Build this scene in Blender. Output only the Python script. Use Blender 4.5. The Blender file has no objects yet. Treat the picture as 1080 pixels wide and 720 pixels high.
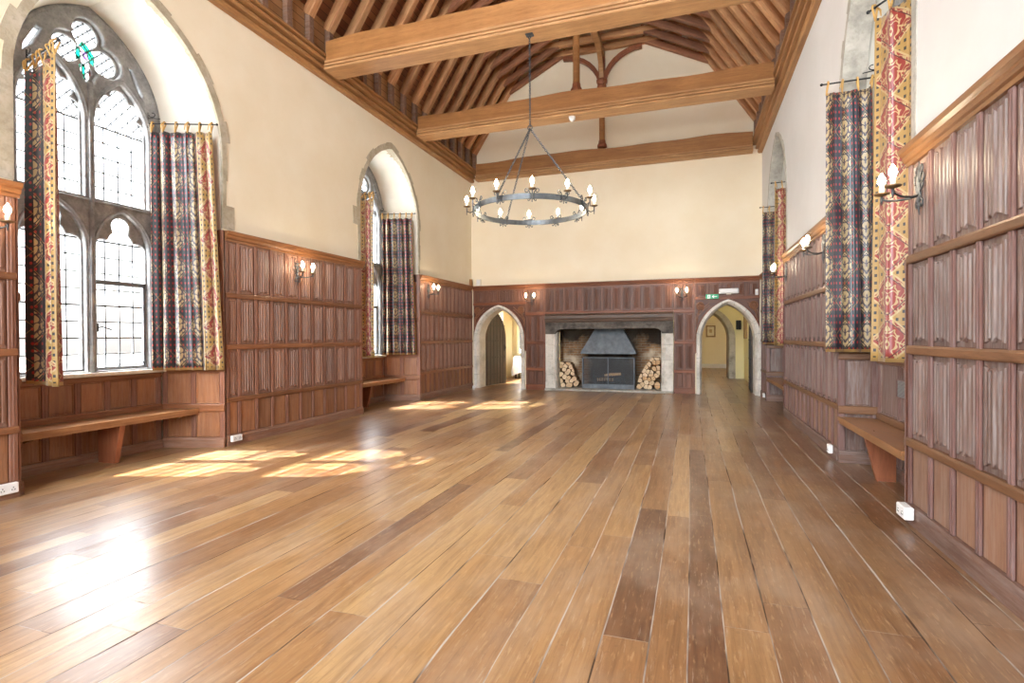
import bpy, bmesh, math, random
from mathutils import Vector, Matrix
random.seed(7)
PI = math.pi
scene = bpy.context.scene
COL = scene.collection

# ------------------------------------------------------------------ node helpers
class G:
    def __init__(s, name):
        s.m = bpy.data.materials.new(name); s.m.use_nodes = True
        s.t = s.m.node_tree; s.t.nodes.clear()
        s.out = s.t.nodes.new('ShaderNodeOutputMaterial')
    def put(s, sock, v):
        if isinstance(v, bpy.types.NodeSocket): s.t.links.new(v, sock)
        elif v is not None:
            if isinstance(v, (tuple, list)) and sock.type == 'RGBA' and len(v) == 3: v = (*v, 1)
            sock.default_value = v
    def n(s, ty, ins=None, **props):
        nd = s.t.nodes.new(ty)
        for k, v in props.items(): setattr(nd, k, v)
        for k, v in (ins or {}).items(): s.put(nd.inputs[k], v)
        return nd
    def ma(s, op, a, b=None, c=None, clamp=False):
        nd = s.n('ShaderNodeMath', operation=op, use_clamp=clamp)
        s.put(nd.inputs[0], a)
        if b is not None: s.put(nd.inputs[1], b)
        if c is not None: s.put(nd.inputs[2], c)
        return nd.outputs[0]
    def mix(s, f, a, b, mode='MIX'):
        nd = s.n('ShaderNodeMix', data_type='RGBA', blend_type=mode)
        s.put(nd.inputs[0], f); s.put(nd.inputs[6], a); s.put(nd.inputs[7], b)
        return nd.outputs[2]
    def ramp(s, f, stops):
        nd = s.n('ShaderNodeValToRGB', {0: f}); cr = nd.color_ramp
        while len(cr.elements) < len(stops): cr.elements.new(0.5)
        for e, (p, c) in zip(cr.elements, stops):
            e.position = p; e.color = (*c, 1) if len(c) == 3 else c
        return nd.outputs[0]
    def step(s, f, a, b):
        nd = s.n('ShaderNodeMapRange', {0: f, 1: a, 2: b, 3: 0.0, 4: 1.0}); nd.clamp = True
        return nd.outputs[0]
    def coords(s, kind='Object'):
        if kind == 'Position': return s.n('ShaderNodeNewGeometry').outputs['Position']
        return s.n('ShaderNodeTexCoord').outputs[kind]
    def scale(s, v, sc):
        return s.n('ShaderNodeVectorMath', {0: v, 1: sc}, operation='MULTIPLY').outputs[0]
    def add(s, v, w):
        return s.n('ShaderNodeVectorMath', {0: v, 1: w}, operation='ADD').outputs[0]
    def noise(s, v, sc, det=4, rough=.55, dist=0):
        return s.n('ShaderNodeTexNoise', {'Vector': v, 'Scale': sc, 'Detail': det, 'Roughness': rough, 'Distortion': dist}).outputs[0]
    def rnd(s): return s.n('ShaderNodeObjectInfo').outputs['Random']
    def bump(s, h, st=.3, d=.01):
        return s.n('ShaderNodeBump', {'Height': h, 'Strength': st, 'Distance': d}).outputs[0]
    def pbr(s, **k):
        mp = {'col': 'Base Color', 'rough': 'Roughness', 'metal': 'Metallic', 'norm': 'Normal', 'spec': 'Specular IOR Level',
              'em': 'Emission Color', 'ems': 'Emission Strength', 'sheen': 'Sheen Weight', 'coat': 'Coat Weight', 'coatr': 'Coat Roughness'}
        nd = s.n('ShaderNodeBsdfPrincipled', {mp[a]: b for a, b in k.items()})
        return nd.outputs[0]
    def done(s, sh):
        s.t.links.new(sh, s.out.inputs[0]); return s.m

def wood(name, dark, light, axis='x', rough=.42, var=.25, dust=0.0, dustcol=(.42, .36, .34), spec=.5, fine=1.0):
    g = G(name)
    r = g.rnd()
    v = g.add(g.coords('Object'), g.n('ShaderNodeCombineXYZ', {0: g.ma('MULTIPLY', r, 7.3), 1: g.ma('MULTIPLY', r, 3.1), 2: g.ma('MULTIPLY', r, 11.7)}).outputs[0])
    k = {'x': (1.2, 16, 16), 'y': (16, 1.2, 16), 'z': (16, 16, 1.2)}[axis]
    vv = g.scale(v, tuple(a * fine for a in k))
    n1 = g.noise(vv, 1.6, 5, .6, .4)
    n2 = g.noise(v, 2.3, 3)
    f = g.ma('ADD', g.ma('MULTIPLY', g.step(n1, .3, .72), .65), g.ma('MULTIPLY', g.step(n2, .3, .7), .35))
    c = g.mix(f, dark, light)
    vv2 = g.scale(v, tuple(a * 5 * fine for a in k))
    n3 = g.noise(vv2, 2.2, 3, .6)
    c = g.mix(g.ma('MULTIPLY', g.step(n3, .52, .75), .45), c, tuple(a * .45 for a in dark))
    br = g.ma('ADD', 1 - var * .5, g.ma('MULTIPLY', r, var))
    c = g.mix(1.0, c, g.n('ShaderNodeCombineXYZ', {0: br, 1: br, 2: br}).outputs[0], 'MULTIPLY')
    if dust:
        n4 = g.noise(g.scale(v, tuple(a * 2 * fine for a in k)), 1.3, 4, .7)
        c = g.mix(g.ma('MULTIPLY', g.step(n4, .42, .68), dust), c, dustcol)
    rr = g.ma('ADD', rough - .08, g.ma('MULTIPLY', n1, .18))
    return g.done(g.pbr(col=c, rough=rr, spec=spec * .8, norm=g.bump(g.ma('ADD', n1, g.ma('MULTIPLY', n3, .4)), .18, .006)))

def plaster(name, col, col2, sc=1.2, rough=.85):
    g = G(name); p = g.coords('Position')
    n = g.noise(p, sc, 5, .6); n2 = g.noise(p, 14, 3)
    c = g.mix(g.step(n, .35, .7), col, col2)
    return g.done(g.pbr(col=c, rough=rough, spec=.25, norm=g.bump(g.ma('ADD', g.ma('MULTIPLY', n, 2.0), g.ma('MULTIPLY', n2, .25)), .12, .02)))

def stone(name, a, b, c_, sc=4.0, bmp=.35):
    g = G(name); p = g.coords('Position')
    n = g.noise(p, sc, 6, .65); n2 = g.noise(p, sc * 5, 4, .6)
    c = g.ramp(n, [(.3, a), (.5, b), (.72, c_)])
    c = g.mix(g.ma('MULTIPLY', g.step(n2, .5, .72), .35), c, tuple(x * .62 for x in a))
    return g.done(g.pbr(col=c, rough=.85, spec=.3, norm=g.bump(g.ma('ADD', n, g.ma('MULTIPLY', n2, .5)), bmp, .02)))

def plain(name, col, rough=.5, metal=0.0, spec=.5, var=.0):
    g = G(name)
    n = g.noise(g.coords('Object'), 9.0, 3)
    c = g.mix(g.step(n, .3, .7), tuple(x * (1 - var) for x in col), tuple(min(1, x * (1 + var)) for x in col))
    return g.done(g.pbr(col=c, rough=rough, metal=metal, spec=spec))

def emit(name, col, st, base=(.9, .85, .75)):
    g = G(name)
    return g.done(g.pbr(col=base, rough=.4, em=(*col, 1), ems=st))

# ------------------------------------------------------------------ materials
M = {}
M['cream'] = plaster('plaster_cream', (.75, .665, .50), (.80, .73, .585))
M['offwhite'] = plaster('plaster_offwhite', (.64, .635, .62), (.69, .685, .675))
M['gable'] = plaster('plaster_gable', (.84, .735, .545), (.88, .79, .62))
M['reveal'] = plaster('plaster_reveal', (.66, .62, .53), (.73, .70, .63), 2.0)
M['passage'] = plaster('plaster_passage', (.74, .68, .40), (.80, .74, .48))
M['passage_pale'] = plaster('plaster_passage_pale', (.80, .72, .52), (.84, .77, .58))
M['stone'] = stone('stone_grey', (.26, .25, .22), (.42, .40, .35), (.55, .53, .48))
M['tracery'] = stone('stone_tracery', (.17, .175, .18), (.27, .275, .28), (.40, .40, .39), 7.0, .25)
M['stone_pale'] = stone('stone_pale', (.52, .49, .42), (.73, .70, .63), (.83, .80, .74), 3.0)
M['stone_ochre'] = stone('stone_ochre', (.34, .29, .20), (.46, .41, .31), (.56, .51, .42), 5.0)
M['stone_soot'] = stone('stone_dark', (.05, .045, .04), (.13, .115, .10), (.22, .20, .17), 5.0)
M['panel_l'] = wood('oak_panel_red', (.165, .072, .043), (.335, .165, .10), 'z', .42, .35, .42, (.37, .27, .235))
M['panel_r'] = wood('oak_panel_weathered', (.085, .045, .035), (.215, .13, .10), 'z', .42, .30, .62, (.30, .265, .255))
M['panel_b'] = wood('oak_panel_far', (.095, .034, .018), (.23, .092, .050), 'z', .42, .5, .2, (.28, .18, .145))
M['plainpanel_l'] = wood('oak_plain_red', (.20, .075, .030), (.40, .185, .085), 'z', .45, .35, .10)
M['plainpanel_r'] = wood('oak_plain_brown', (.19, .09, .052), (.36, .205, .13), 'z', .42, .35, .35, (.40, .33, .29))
M['stile'] = wood('oak_stile', (.15, .058, .034), (.30, .13, .076), 'z', .42, .3, .2, (.34, .25, .22))
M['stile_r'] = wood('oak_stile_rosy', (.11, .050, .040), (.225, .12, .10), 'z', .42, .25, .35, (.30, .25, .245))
M['rail'] = wood('oak_rail', (.16, .058, .024), (.31, .135, .06), 'x', .38, .3)
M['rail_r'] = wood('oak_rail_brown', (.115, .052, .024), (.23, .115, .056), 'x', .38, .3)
M['cap'] = wood('oak_cap', (.19, .072, .026), (.37, .165, .066), 'x', .34, .25)
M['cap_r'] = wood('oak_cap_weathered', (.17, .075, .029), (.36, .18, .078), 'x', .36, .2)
M['base'] = wood('oak_baseboard', (.15, .062, .034), (.32, .16, .09), 'x', .5, .3, .3, (.36, .29, .25))
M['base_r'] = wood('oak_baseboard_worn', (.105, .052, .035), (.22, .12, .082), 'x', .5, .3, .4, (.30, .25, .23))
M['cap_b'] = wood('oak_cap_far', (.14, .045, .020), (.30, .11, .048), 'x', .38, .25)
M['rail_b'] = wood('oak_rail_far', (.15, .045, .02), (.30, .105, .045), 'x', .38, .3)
M['bench'] = wood('oak_bench', (.20, .088, .036), (.39, .20, .09), 'x', .3, .2)
M['benchleg'] = wood('oak_bench_leg', (.20, .062, .028), (.36, .13, .06), 'z', .4, .2)
M['beam'] = wood('oak_beam', (.33, .165, .065), (.62, .36, .165), 'x', .5, .2, .0, fine=.7)
M['beamside'] = wood('oak_beam_brown', (.25, .105, .032), (.46, .22, .075), 'x', .5, .15, fine=.7)
M['cornice'] = wood('oak_cornice', (.27, .12, .045), (.50, .265, .105), 'y', .42, .2, fine=.6)
M['rafter'] = wood('oak_rafter', (.30, .115, .045), (.64, .37, .175), 'x', .55, .5, fine=.8)
M['rafter_dark'] = wood('oak_rafter_dark', (.17, .06, .03), (.38, .17, .085), 'x', .55, .5, fine=.8)
M['ashlar'] = wood('oak_ashlar', (.13, .06, .035), (.27, .15, .09), 'z', .6, .4, .3, (.33, .29, .27))
M['door'] = wood('oak_door_dark', (.028, .015, .009), (.075, .042, .025), 'z', .4, .2)
M['mantel'] = wood('oak_mantel_sooty', (.055, .034, .024), (.16, .10, .07), 'x', .45, .1, .2, (.22, .19, .16))
M['carve'] = wood('oak_carved', (.06, .022, .013), (.15, .055, .03), 'x', .4, .2)
M['iron'] = plain('wrought_iron', (.09, .095, .10), .45, .75, .5, .35)
M['iron_ring'] = plain('worn_iron', (.085, .095, .105), .40, .6, .5, .4)
M['hood'] = plain('blued_steel', (.12, .135, .15), .5, .45, .5, .25)
M['black'] = plain('black_iron', (.02, .02, .022), .5, .4)
M['pan'] = plain('bronzed_pan', (.22, .14, .07), .45, .6, .5, .25)
M['candle'] = plain('ivory_sleeve', (.85, .80, .68), .5)
M['white'] = plain('white_plastic', (.86, .86, .85), .35)
M['grey'] = plain('grey_metal', (.42, .43, .43), .4, .5)
M['darkslot'] = plain('dark_slot', (.04, .04, .04), .6)
M['lead'] = plain('lead_came', (.17, .18, .19), .55, .4)
M['green'] = plain('exit_green', (.02, .36, .17), .4)
M['signwhite'] = plain('sign_white', (.9, .9, .9), .4)
M['gilt'] = plain('picture_frame_wood', (.30, .19, .09), .45, .1, .5, .2)
M['paper'] = plain('print_paper', (.80, .74, .58), .7, 0, .3, .1)
M['cork'] = plain('notice_board', (.50, .36, .19), .7, 0, .3, .15)
M['red'] = plain('alarm_red', (.55, .03, .03), .4)
M['goldtab'] = plain('gold_ties', (.50, .30, .095), .6, 0, .4, .25)
M['cloth'] = plain('white_cloth', (.82, .81, .78), .85, 0, .3, .06)
M['bulb'] = emit('bulb_glow', (1.0, .83, .58), 30.0)
M['tube'] = emit('ceiling_lamp_glow', (1.0, .90, .72), 9.0)

def bark():
    g = G('log_wood'); r = g.rnd(); p = g.coords('Object')
    nz = g.ma('ABSOLUTE', g.n('ShaderNodeSeparateXYZ', {0: g.n('ShaderNodeTexCoord').outputs['Normal']}).outputs[1])
    n = g.noise(g.scale(p, (30, 6, 30)), 1.5, 4)
    endc = g.mix(r, (.62, .40, .21), (.80, .64, .44))
    endc = g.mix(g.ma('MULTIPLY', g.step(n, .5, .7), .35), endc, (.42, .24, .11))
    side = g.mix(n, (.16, .085, .05), (.40, .27, .17))
    return g.done(g.pbr(col=g.mix(g.step(nz, .5, .8), side, endc), rough=.8, spec=.2))
M['log'] = bark()

def brickmat():
    g = G('sooty_brick'); p = g.coords('Position')
    x, y, z = (g.n('ShaderNodeSeparateXYZ', {0: p}).outputs[i] for i in range(3))
    v = g.n('ShaderNodeCombineXYZ', {0: g.ma('ADD', x, y), 1: z, 2: 0.0}).outputs[0]
    b = g.n('ShaderNodeTexBrick', {'Vector': v, 'Scale': 1.0, 'Color1': (.40, .235, .115, 1), 'Color2': (.28, .145, .075, 1), 'Mortar': (.36, .30, .22, 1),
            'Mortar Size': .008, 'Brick Width': .21, 'Row Height': .062})
    c = b.outputs[0]
    n = g.noise(p, 2.2, 5, .6, .6)
    pale = g.step(g.noise(g.add(p, (3.1, 0, 5.2)), 2.6, 4), .48, .66)
    c = g.mix(g.ma('MULTIPLY', pale, .85), c, (.74, .65, .50))
    # soot stain left by the fire: a column behind the hood and flares at the top corners
    xc = g.ma('ABSOLUTE', g.ma('ADD', x, 1.86))
    col = g.ma('SUBTRACT', 1.0, g.step(g.ma('ADD', xc, g.ma('MULTIPLY', n, .6)), .78, 1.22))
    topz = g.step(g.ma('ADD', z, g.ma('MULTIPLY', n, 1.1)), 1.45, 1.80)
    soot = g.ma('MAXIMUM', col, topz)
    c = g.mix(g.ma('MULTIPLY', soot, .94), c, (.022, .018, .016))
    return g.done(g.pbr(col=c, rough=.9, spec=.15, norm=g.bump(b.outputs[1], -.4, .01)))
M['brick'] = brickmat()

def floormat():
    g = G('old_oak_boards'); p = g.coords('Position')
    sx = g.n('ShaderNodeSeparateXYZ', {0: p}); x, y = sx.outputs[0], sx.outputs[1]
    # uneven board widths
    xw = g.ma('ADD', x, g.ma('ADD', g.ma('MULTIPLY', g.ma('SINE', g.ma('MULTIPLY', x, 3.1)), .055), g.ma('MULTIPLY', g.ma('SINE', g.ma('MULTIPLY', x, 9.7)), .018)))
    wob = g.n('ShaderNodeTexNoise', {'W': g.ma('MULTIPLY', y, .7), 'Scale': 1.0, 'Detail': 1.0}, noise_dimensions='1D').outputs[0]
    xw = g.ma('ADD', xw, g.ma('MULTIPLY', wob, .03))
    u = g.ma('DIVIDE', xw, .195)
    ix = g.ma('FLOOR', u); fx = g.ma('FRACT', u)
    w1 = g.n('ShaderNodeTexWhiteNoise', {'W': ix}, noise_dimensions='1D').outputs[0]
    w2 = g.n('ShaderNodeTexWhiteNoise', {'W': g.ma('ADD', ix, 91.3)}, noise_dimensions='1D').outputs[0]
    L = g.ma('ADD', 1.7, g.ma('MULTIPLY', w2, 2.6))
    v = g.ma('DIVIDE', g.ma('ADD', y, g.ma('MULTIPLY', w1, 17.0)), L)
    iy = g.ma('FLOOR', v); fy = g.ma('FRACT', v)
    rid = g.n('ShaderNodeTexWhiteNoise', {'Vector': g.n('ShaderNodeCombineXYZ', {0: ix, 1: iy, 2: 0.0}).outputs[0]}, noise_dimensions='2D')
    r = rid.outputs[0]
    c = g.ramp(r, [(0.0, (.15, .066, .030)), (.15, (.24, .116, .048)), (.5, (.34, .182, .073)), (.8, (.40, .23, .093)), (1.0, (.48, .31, .14))])
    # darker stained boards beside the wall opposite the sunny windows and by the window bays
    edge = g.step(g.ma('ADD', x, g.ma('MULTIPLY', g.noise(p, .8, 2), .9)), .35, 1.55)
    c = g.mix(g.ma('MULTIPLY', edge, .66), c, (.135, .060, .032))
    gv = g.n('ShaderNodeCombineXYZ', {0: g.ma('MULTIPLY', x, 26), 1: g.ma('ADD', g.ma('MULTIPLY', y, 1.6), g.ma('MULTIPLY', r, 40)), 2: g.ma('MULTIPLY', r, 9)}).outputs[0]
    n1 = g.noise(gv, 1.3, 5, .62, .8)
    c = g.mix(g.ma('MULTIPLY', g.step(n1, .40, .68), .70), c, g.mix(1.0, c, (.46, .36, .28), 'MULTIPLY'))
    flk = g.noise(g.scale(p, (55, 9, 1)), 1.0, 3, .6)
    c = g.mix(g.ma('MULTIPLY', g.step(flk, .58, .70), .30), c, (.62, .42, .22))
    wear = g.noise(p, 1.1, 5, .65)
    c = g.mix(g.ma('MULTIPLY', g.step(wear, .50, .75), .28), c, (.55, .36, .19))
    # scuffs and scratches
    scr = g.noise(g.n('ShaderNodeMapping', {0: p, 2: (0, 0, .5), 3: (40, 3, 1)}).outputs[0], 1.5, 4, .7)
    c = g.mix(g.ma('MULTIPLY', g.step(scr, .60, .68), .28), c, (.60, .50, .39))
    spk = g.noise(g.scale(p, (38, 30, 1)), 1.0, 3, .7)
    c = g.mix(g.ma('MULTIPLY', g.step(spk, .60, .72), .30), c, (.10, .055, .03))
    haze = g.noise(g.add(g.scale(p, (2.2, 1.2, 1)), (4, 9, 0)), 1.0, 4, .65)
    c = g.mix(g.ma('MULTIPLY', g.step(haze, .46, .74), .36), c, (.44, .36, .28))
    # seams
    ex = g.ma('MULTIPLY', g.ma('MINIMUM', fx, g.ma('SUBTRACT', 1.0, fx)), .195)
    ey = g.ma('MULTIPLY', g.ma('MINIMUM', fy, g.ma('SUBTRACT', 1.0, fy)), L)
    gapn = g.noise(g.scale(p, (6, 1.3, 1)), 1.2, 3)
    wdt = g.ma('ADD', .0016, g.ma('MULTIPLY', g.step(gapn, .35, .75), .0038))
    sx_ = g.ma('SUBTRACT', 1.0, g.step(g.ma('DIVIDE', ex, wdt), .8, 1.3))
    sy_ = g.ma('SUBTRACT', 1.0, g.step(ey, .0012, .0024))
    seam = g.ma('MAXIMUM', sx_, g.ma('MULTIPLY', sy_, .7))
    # gaps are mostly dark but packed with pale dust here and there
    dust = g.step(g.noise(g.add(g.scale(p, (5, .8, 1)), (7, 3, 0)), 1.6, 3), .40, .52)
    sc_ = g.mix(dust, (.045, .022, .012), (.44, .40, .35))
    c = g.mix(g.ma('MULTIPLY', seam, .92), c, sc_)
    rough = g.ma('ADD', .277, g.ma('MULTIPLY', g.step(wear, .45, .75), .10))
    rough = g.ma('ADD', rough, g.ma('MULTIPLY', seam, .4))
    tilt = g.ma('MULTIPLY', g.ma('SUBTRACT', g.n('ShaderNodeTexWhiteNoise', {'W': g.ma('ADD', g.ma('MULTIPLY', r, 57.0), ix)}, noise_dimensions='1D').outputs[0], .5), g.ma('MULTIPLY', g.ma('SUBTRACT', fx, .5), 5.0))
    h = g.ma('ADD', g.ma('ADD', tilt, g.ma('MULTIPLY', g.ma('SUBTRACT', 1.0, seam), 1.0)), g.ma('ADD', g.ma('MULTIPLY', n1, .12), g.ma('MULTIPLY', g.noise(g.scale(p, (4, .8, 1)), 1.2, 2), 1.6)))
    return g.done(g.pbr(col=c, rough=rough, spec=.5, norm=g.bump(h, .25, .006)))
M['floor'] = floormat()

def boardmat(name, a, b, ori, w=.2):
    # boarding laid along Y; ori picks the coordinate that counts boards
    g = G(name); p = g.coords('Position')
    s3 = g.n('ShaderNodeSeparateXYZ', {0: p})
    cnt = s3.outputs[2] if ori == 'z' else s3.outputs[0]
    u = g.ma('DIVIDE', cnt, w); iu = g.ma('FLOOR', u); fu = g.ma('FRACT', u)
    w1 = g.n('ShaderNodeTexWhiteNoise', {'W': iu}, noise_dimensions='1D').outputs[0]
    v = g.ma('DIVIDE', g.ma('ADD', s3.outputs[1], g.ma('MULTIPLY', w1, 9)), .44)
    r = g.n('ShaderNodeTexWhiteNoise', {'Vector': g.n('ShaderNodeCombineXYZ', {0: iu, 1: g.ma('FLOOR', v), 2: 0.0}).outputs[0]}, noise_dimensions='2D').outputs[0]
    n = g.noise(g.scale(p, (14, 2, 14)), 1.3, 4)
    c = g.mix(g.ma('ADD', g.ma('MULTIPLY', r, .65), g.ma('MULTIPLY', n, .35)), a, b)
    e = g.ma('SUBTRACT', 1.0, g.step(g.ma('MINIMUM', fu, g.ma('SUBTRACT', 1.0, fu)), .02, .06))
    c = g.mix(g.ma('MULTIPLY', e, .8), c, (.03, .012, .008))
    return g.done(g.pbr(col=c, rough=.6, spec=.4, norm=g.bump(g.ma('SUBTRACT', n, e), .2, .01)))
M['ceil'] = boardmat('roof_boards', (.15, .045, .02), (.42, .17, .07), 'z', .085)
M['ashboard'] = boardmat('ashlar_boards', (.24, .12, .05), (.46, .26, .12), 'z', .115)

def glassmat(name, tint=(.97, .985, 1.0), gl=.05):
    g = G(name)
    t = g.n('ShaderNodeBsdfTransparent', {0: tint}).outputs[0]
    gs = g.n('ShaderNodeBsdfGlossy', {0: (1, 1, 1), 'Roughness': .05}).outputs[0]
    return g.done(g.n('ShaderNodeMixShader', {0: gl, 1: t, 2: gs}).outputs[0])
M['glass'] = glassmat('window_glass')
M['glass_teal'] = glassmat('glass_teal', (.05, .55, .42), .06)
M['glass_lilac'] = glassmat('glass_lilac', (.62, .45, .75), .06)
M['glass_red'] = glassmat('glass_red', (.75, .18, .10), .06)

def meshscreen():
    g = G('fire_screen_mesh'); p = g.coords('Object')
    s3 = g.n('ShaderNodeSeparateXYZ', {0: p})
    fa = g.ma('FRACT', g.ma('MULTIPLY', s3.outputs[0], 160)); fb = g.ma('FRACT', g.ma('MULTIPLY', s3.outputs[2], 160))
    w = g.ma('MAXIMUM', g.ma('LESS_THAN', fa, .13), g.ma('LESS_THAN', fb, .13))
    t = g.n('ShaderNodeBsdfTransparent').outputs[0]
    d = g.pbr(col=(.10, .11, .12, 1), rough=.5, metal=.6)
    return g.done(g.n('ShaderNodeMixShader', {0: w, 1: t, 2: d}).outputs[0])
M['mesh'] = meshscreen()

def fabric(name, start=.0, through=.16):
    # woven hanging: gold border with black squares and red diamonds, then navy ground with gold medallions and red spots. UV in metres.
    g = G(name)
    uv = g.n('ShaderNodeSeparateXYZ', {0: g.n('ShaderNodeTexCoord').outputs['UV']})
    u, v = g.ma('ADD', uv.outputs[0], start), uv.outputs[1]
    navy, gold, pale, red = (.011, .013, .022), (.40, .25, .075), (.50, .375, .19), (.27, .028, .020)
    PV = .34
    fv = g.ma('SUBTRACT', g.ma('FRACT', g.ma('DIVIDE', v, PV)), .5)
    av = g.ma('MULTIPLY', g.ma('ABSOLUTE', fv), PV)           # metres from medallion centre
    def scroll(cu, sc, th, off):
        vec = g.n('ShaderNodeCombineXYZ', {0: g.ma('ABSOLUTE', cu), 1: g.ma('MULTIPLY', fv, PV), 2: off}).outputs[0]
        nn = g.noise(vec, sc, 1.0, .3, .6)
        return g.ma('SUBTRACT', 1.0, g.step(g.ma('ABSOLUTE', g.ma('SUBTRACT', nn, .5)), th, th * 1.7))
    def spots(cu, pitch, rad, square):
        a = g.ma('ABSOLUTE', g.ma('SUBTRACT', g.ma('FRACT', g.ma('DIVIDE', cu, pitch)), .5))
        b = g.ma('ABSOLUTE', g.ma('SUBTRACT', g.ma('FRACT', g.ma('DIVIDE', v, pitch * 1.06)), .5))
        if square: d = g.ma('MAXIMUM', a, b)
        else: d = g.ma('SQRT', g.ma('ADD', g.ma('MULTIPLY', a, a), g.ma('MULTIPLY', b, b)))
        return g.ma('SUBTRACT', 1.0, g.step(d, rad, rad * 1.12))
    # border
    cu = g.ma('SUBTRACT', u, .235); au = g.ma('ABSOLUTE', cu)
    dd = g.ma('ADD', g.ma('DIVIDE', au, .235), g.ma('DIVIDE', av, .178))
    inside = g.ma('LESS_THAN', dd, 1.0)
    b = g.mix(spots(u, .056, .19, True), gold, (.02, .022, .03))
    rz = g.mix(scroll(cu, 17, .045, 3.0), red, pale)
    rz = g.mix(g.ma('MULTIPLY', g.ma('GREATER_THAN', dd, .80), g.ma('LESS_THAN', dd, .86)), rz, (.10, .02, .02))
    b = g.mix(inside, b, rz)
    b = g.mix(g.ma('MULTIPLY', g.ma('GREATER_THAN', dd, 1.0), g.ma('LESS_THAN', dd, 1.10)), b, pale)
    # navy field
    pu = g.ma('MULTIPLY', g.ma('SUBTRACT', g.ma('FRACT', g.ma('DIVIDE', g.ma('SUBTRACT', u, .46), .40)), .5), .40)
    apu = g.ma('ABSOLUTE', pu)
    de = g.ma('MAXIMUM', g.ma('ADD', g.ma('DIVIDE', apu, .17), g.ma('DIVIDE', av, .152)), g.ma('DIVIDE', apu, .118))
    f = g.mix(spots(g.ma('ADD', u, .02), .062, .20, False), navy, (.42, .022, .022))
    lat = g.ma('ABSOLUTE', g.ma('SUBTRACT', g.ma('ADD', g.ma('DIVIDE', apu, .20), g.ma('DIVIDE', av, .17)), 1.0))
    f = g.mix(g.ma('MULTIPLY', g.ma('LESS_THAN', lat, .022), .7), f, gold)
    med = g.mix(scroll(pu, 16, .045, 9.0), pale, (.05, .035, .05))
    med = g.mix(g.ma('MULTIPLY', g.ma('GREATER_THAN', de, .80), g.ma('LESS_THAN', de, .88)), med, navy)
    f = g.mix(g.ma('LESS_THAN', de, 1.0), f, med)
    c = g.mix(g.ma('LESS_THAN', u, .46), f, b)
    c = g.mix(g.ma('LESS_THAN', g.ma('ABSOLUTE', g.ma('SUBTRACT', u, .46)), .012), c, gold)
    hem = g.ma('MAXIMUM', g.ma('LESS_THAN', uv.outputs[0], .018), g.ma('LESS_THAN', v, .03))
    c = g.mix(hem, c, gold)
    wv = g.n('ShaderNodeTexWave', {'Vector': g.n('ShaderNodeCombineXYZ', {0: u, 1: v, 2: 0.0}).outputs[0], 'Scale': 60.0}, wave_type='BANDS', bands_direction='X').outputs[1]
    p = g.pbr(col=c, rough=.36, spec=.8, sheen=.25, norm=g.bump(wv, .06, .002))
    tr = g.n('ShaderNodeBsdfTranslucent', {0: c}).outputs[0]
    return g.done(g.n('ShaderNodeMixShader', {0: through, 1: p, 2: tr}).outputs[0])
M['fab'] = fabric('curtain_weave')
M['fab_navy'] = fabric('curtain_weave_navy', .47, .30)

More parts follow.
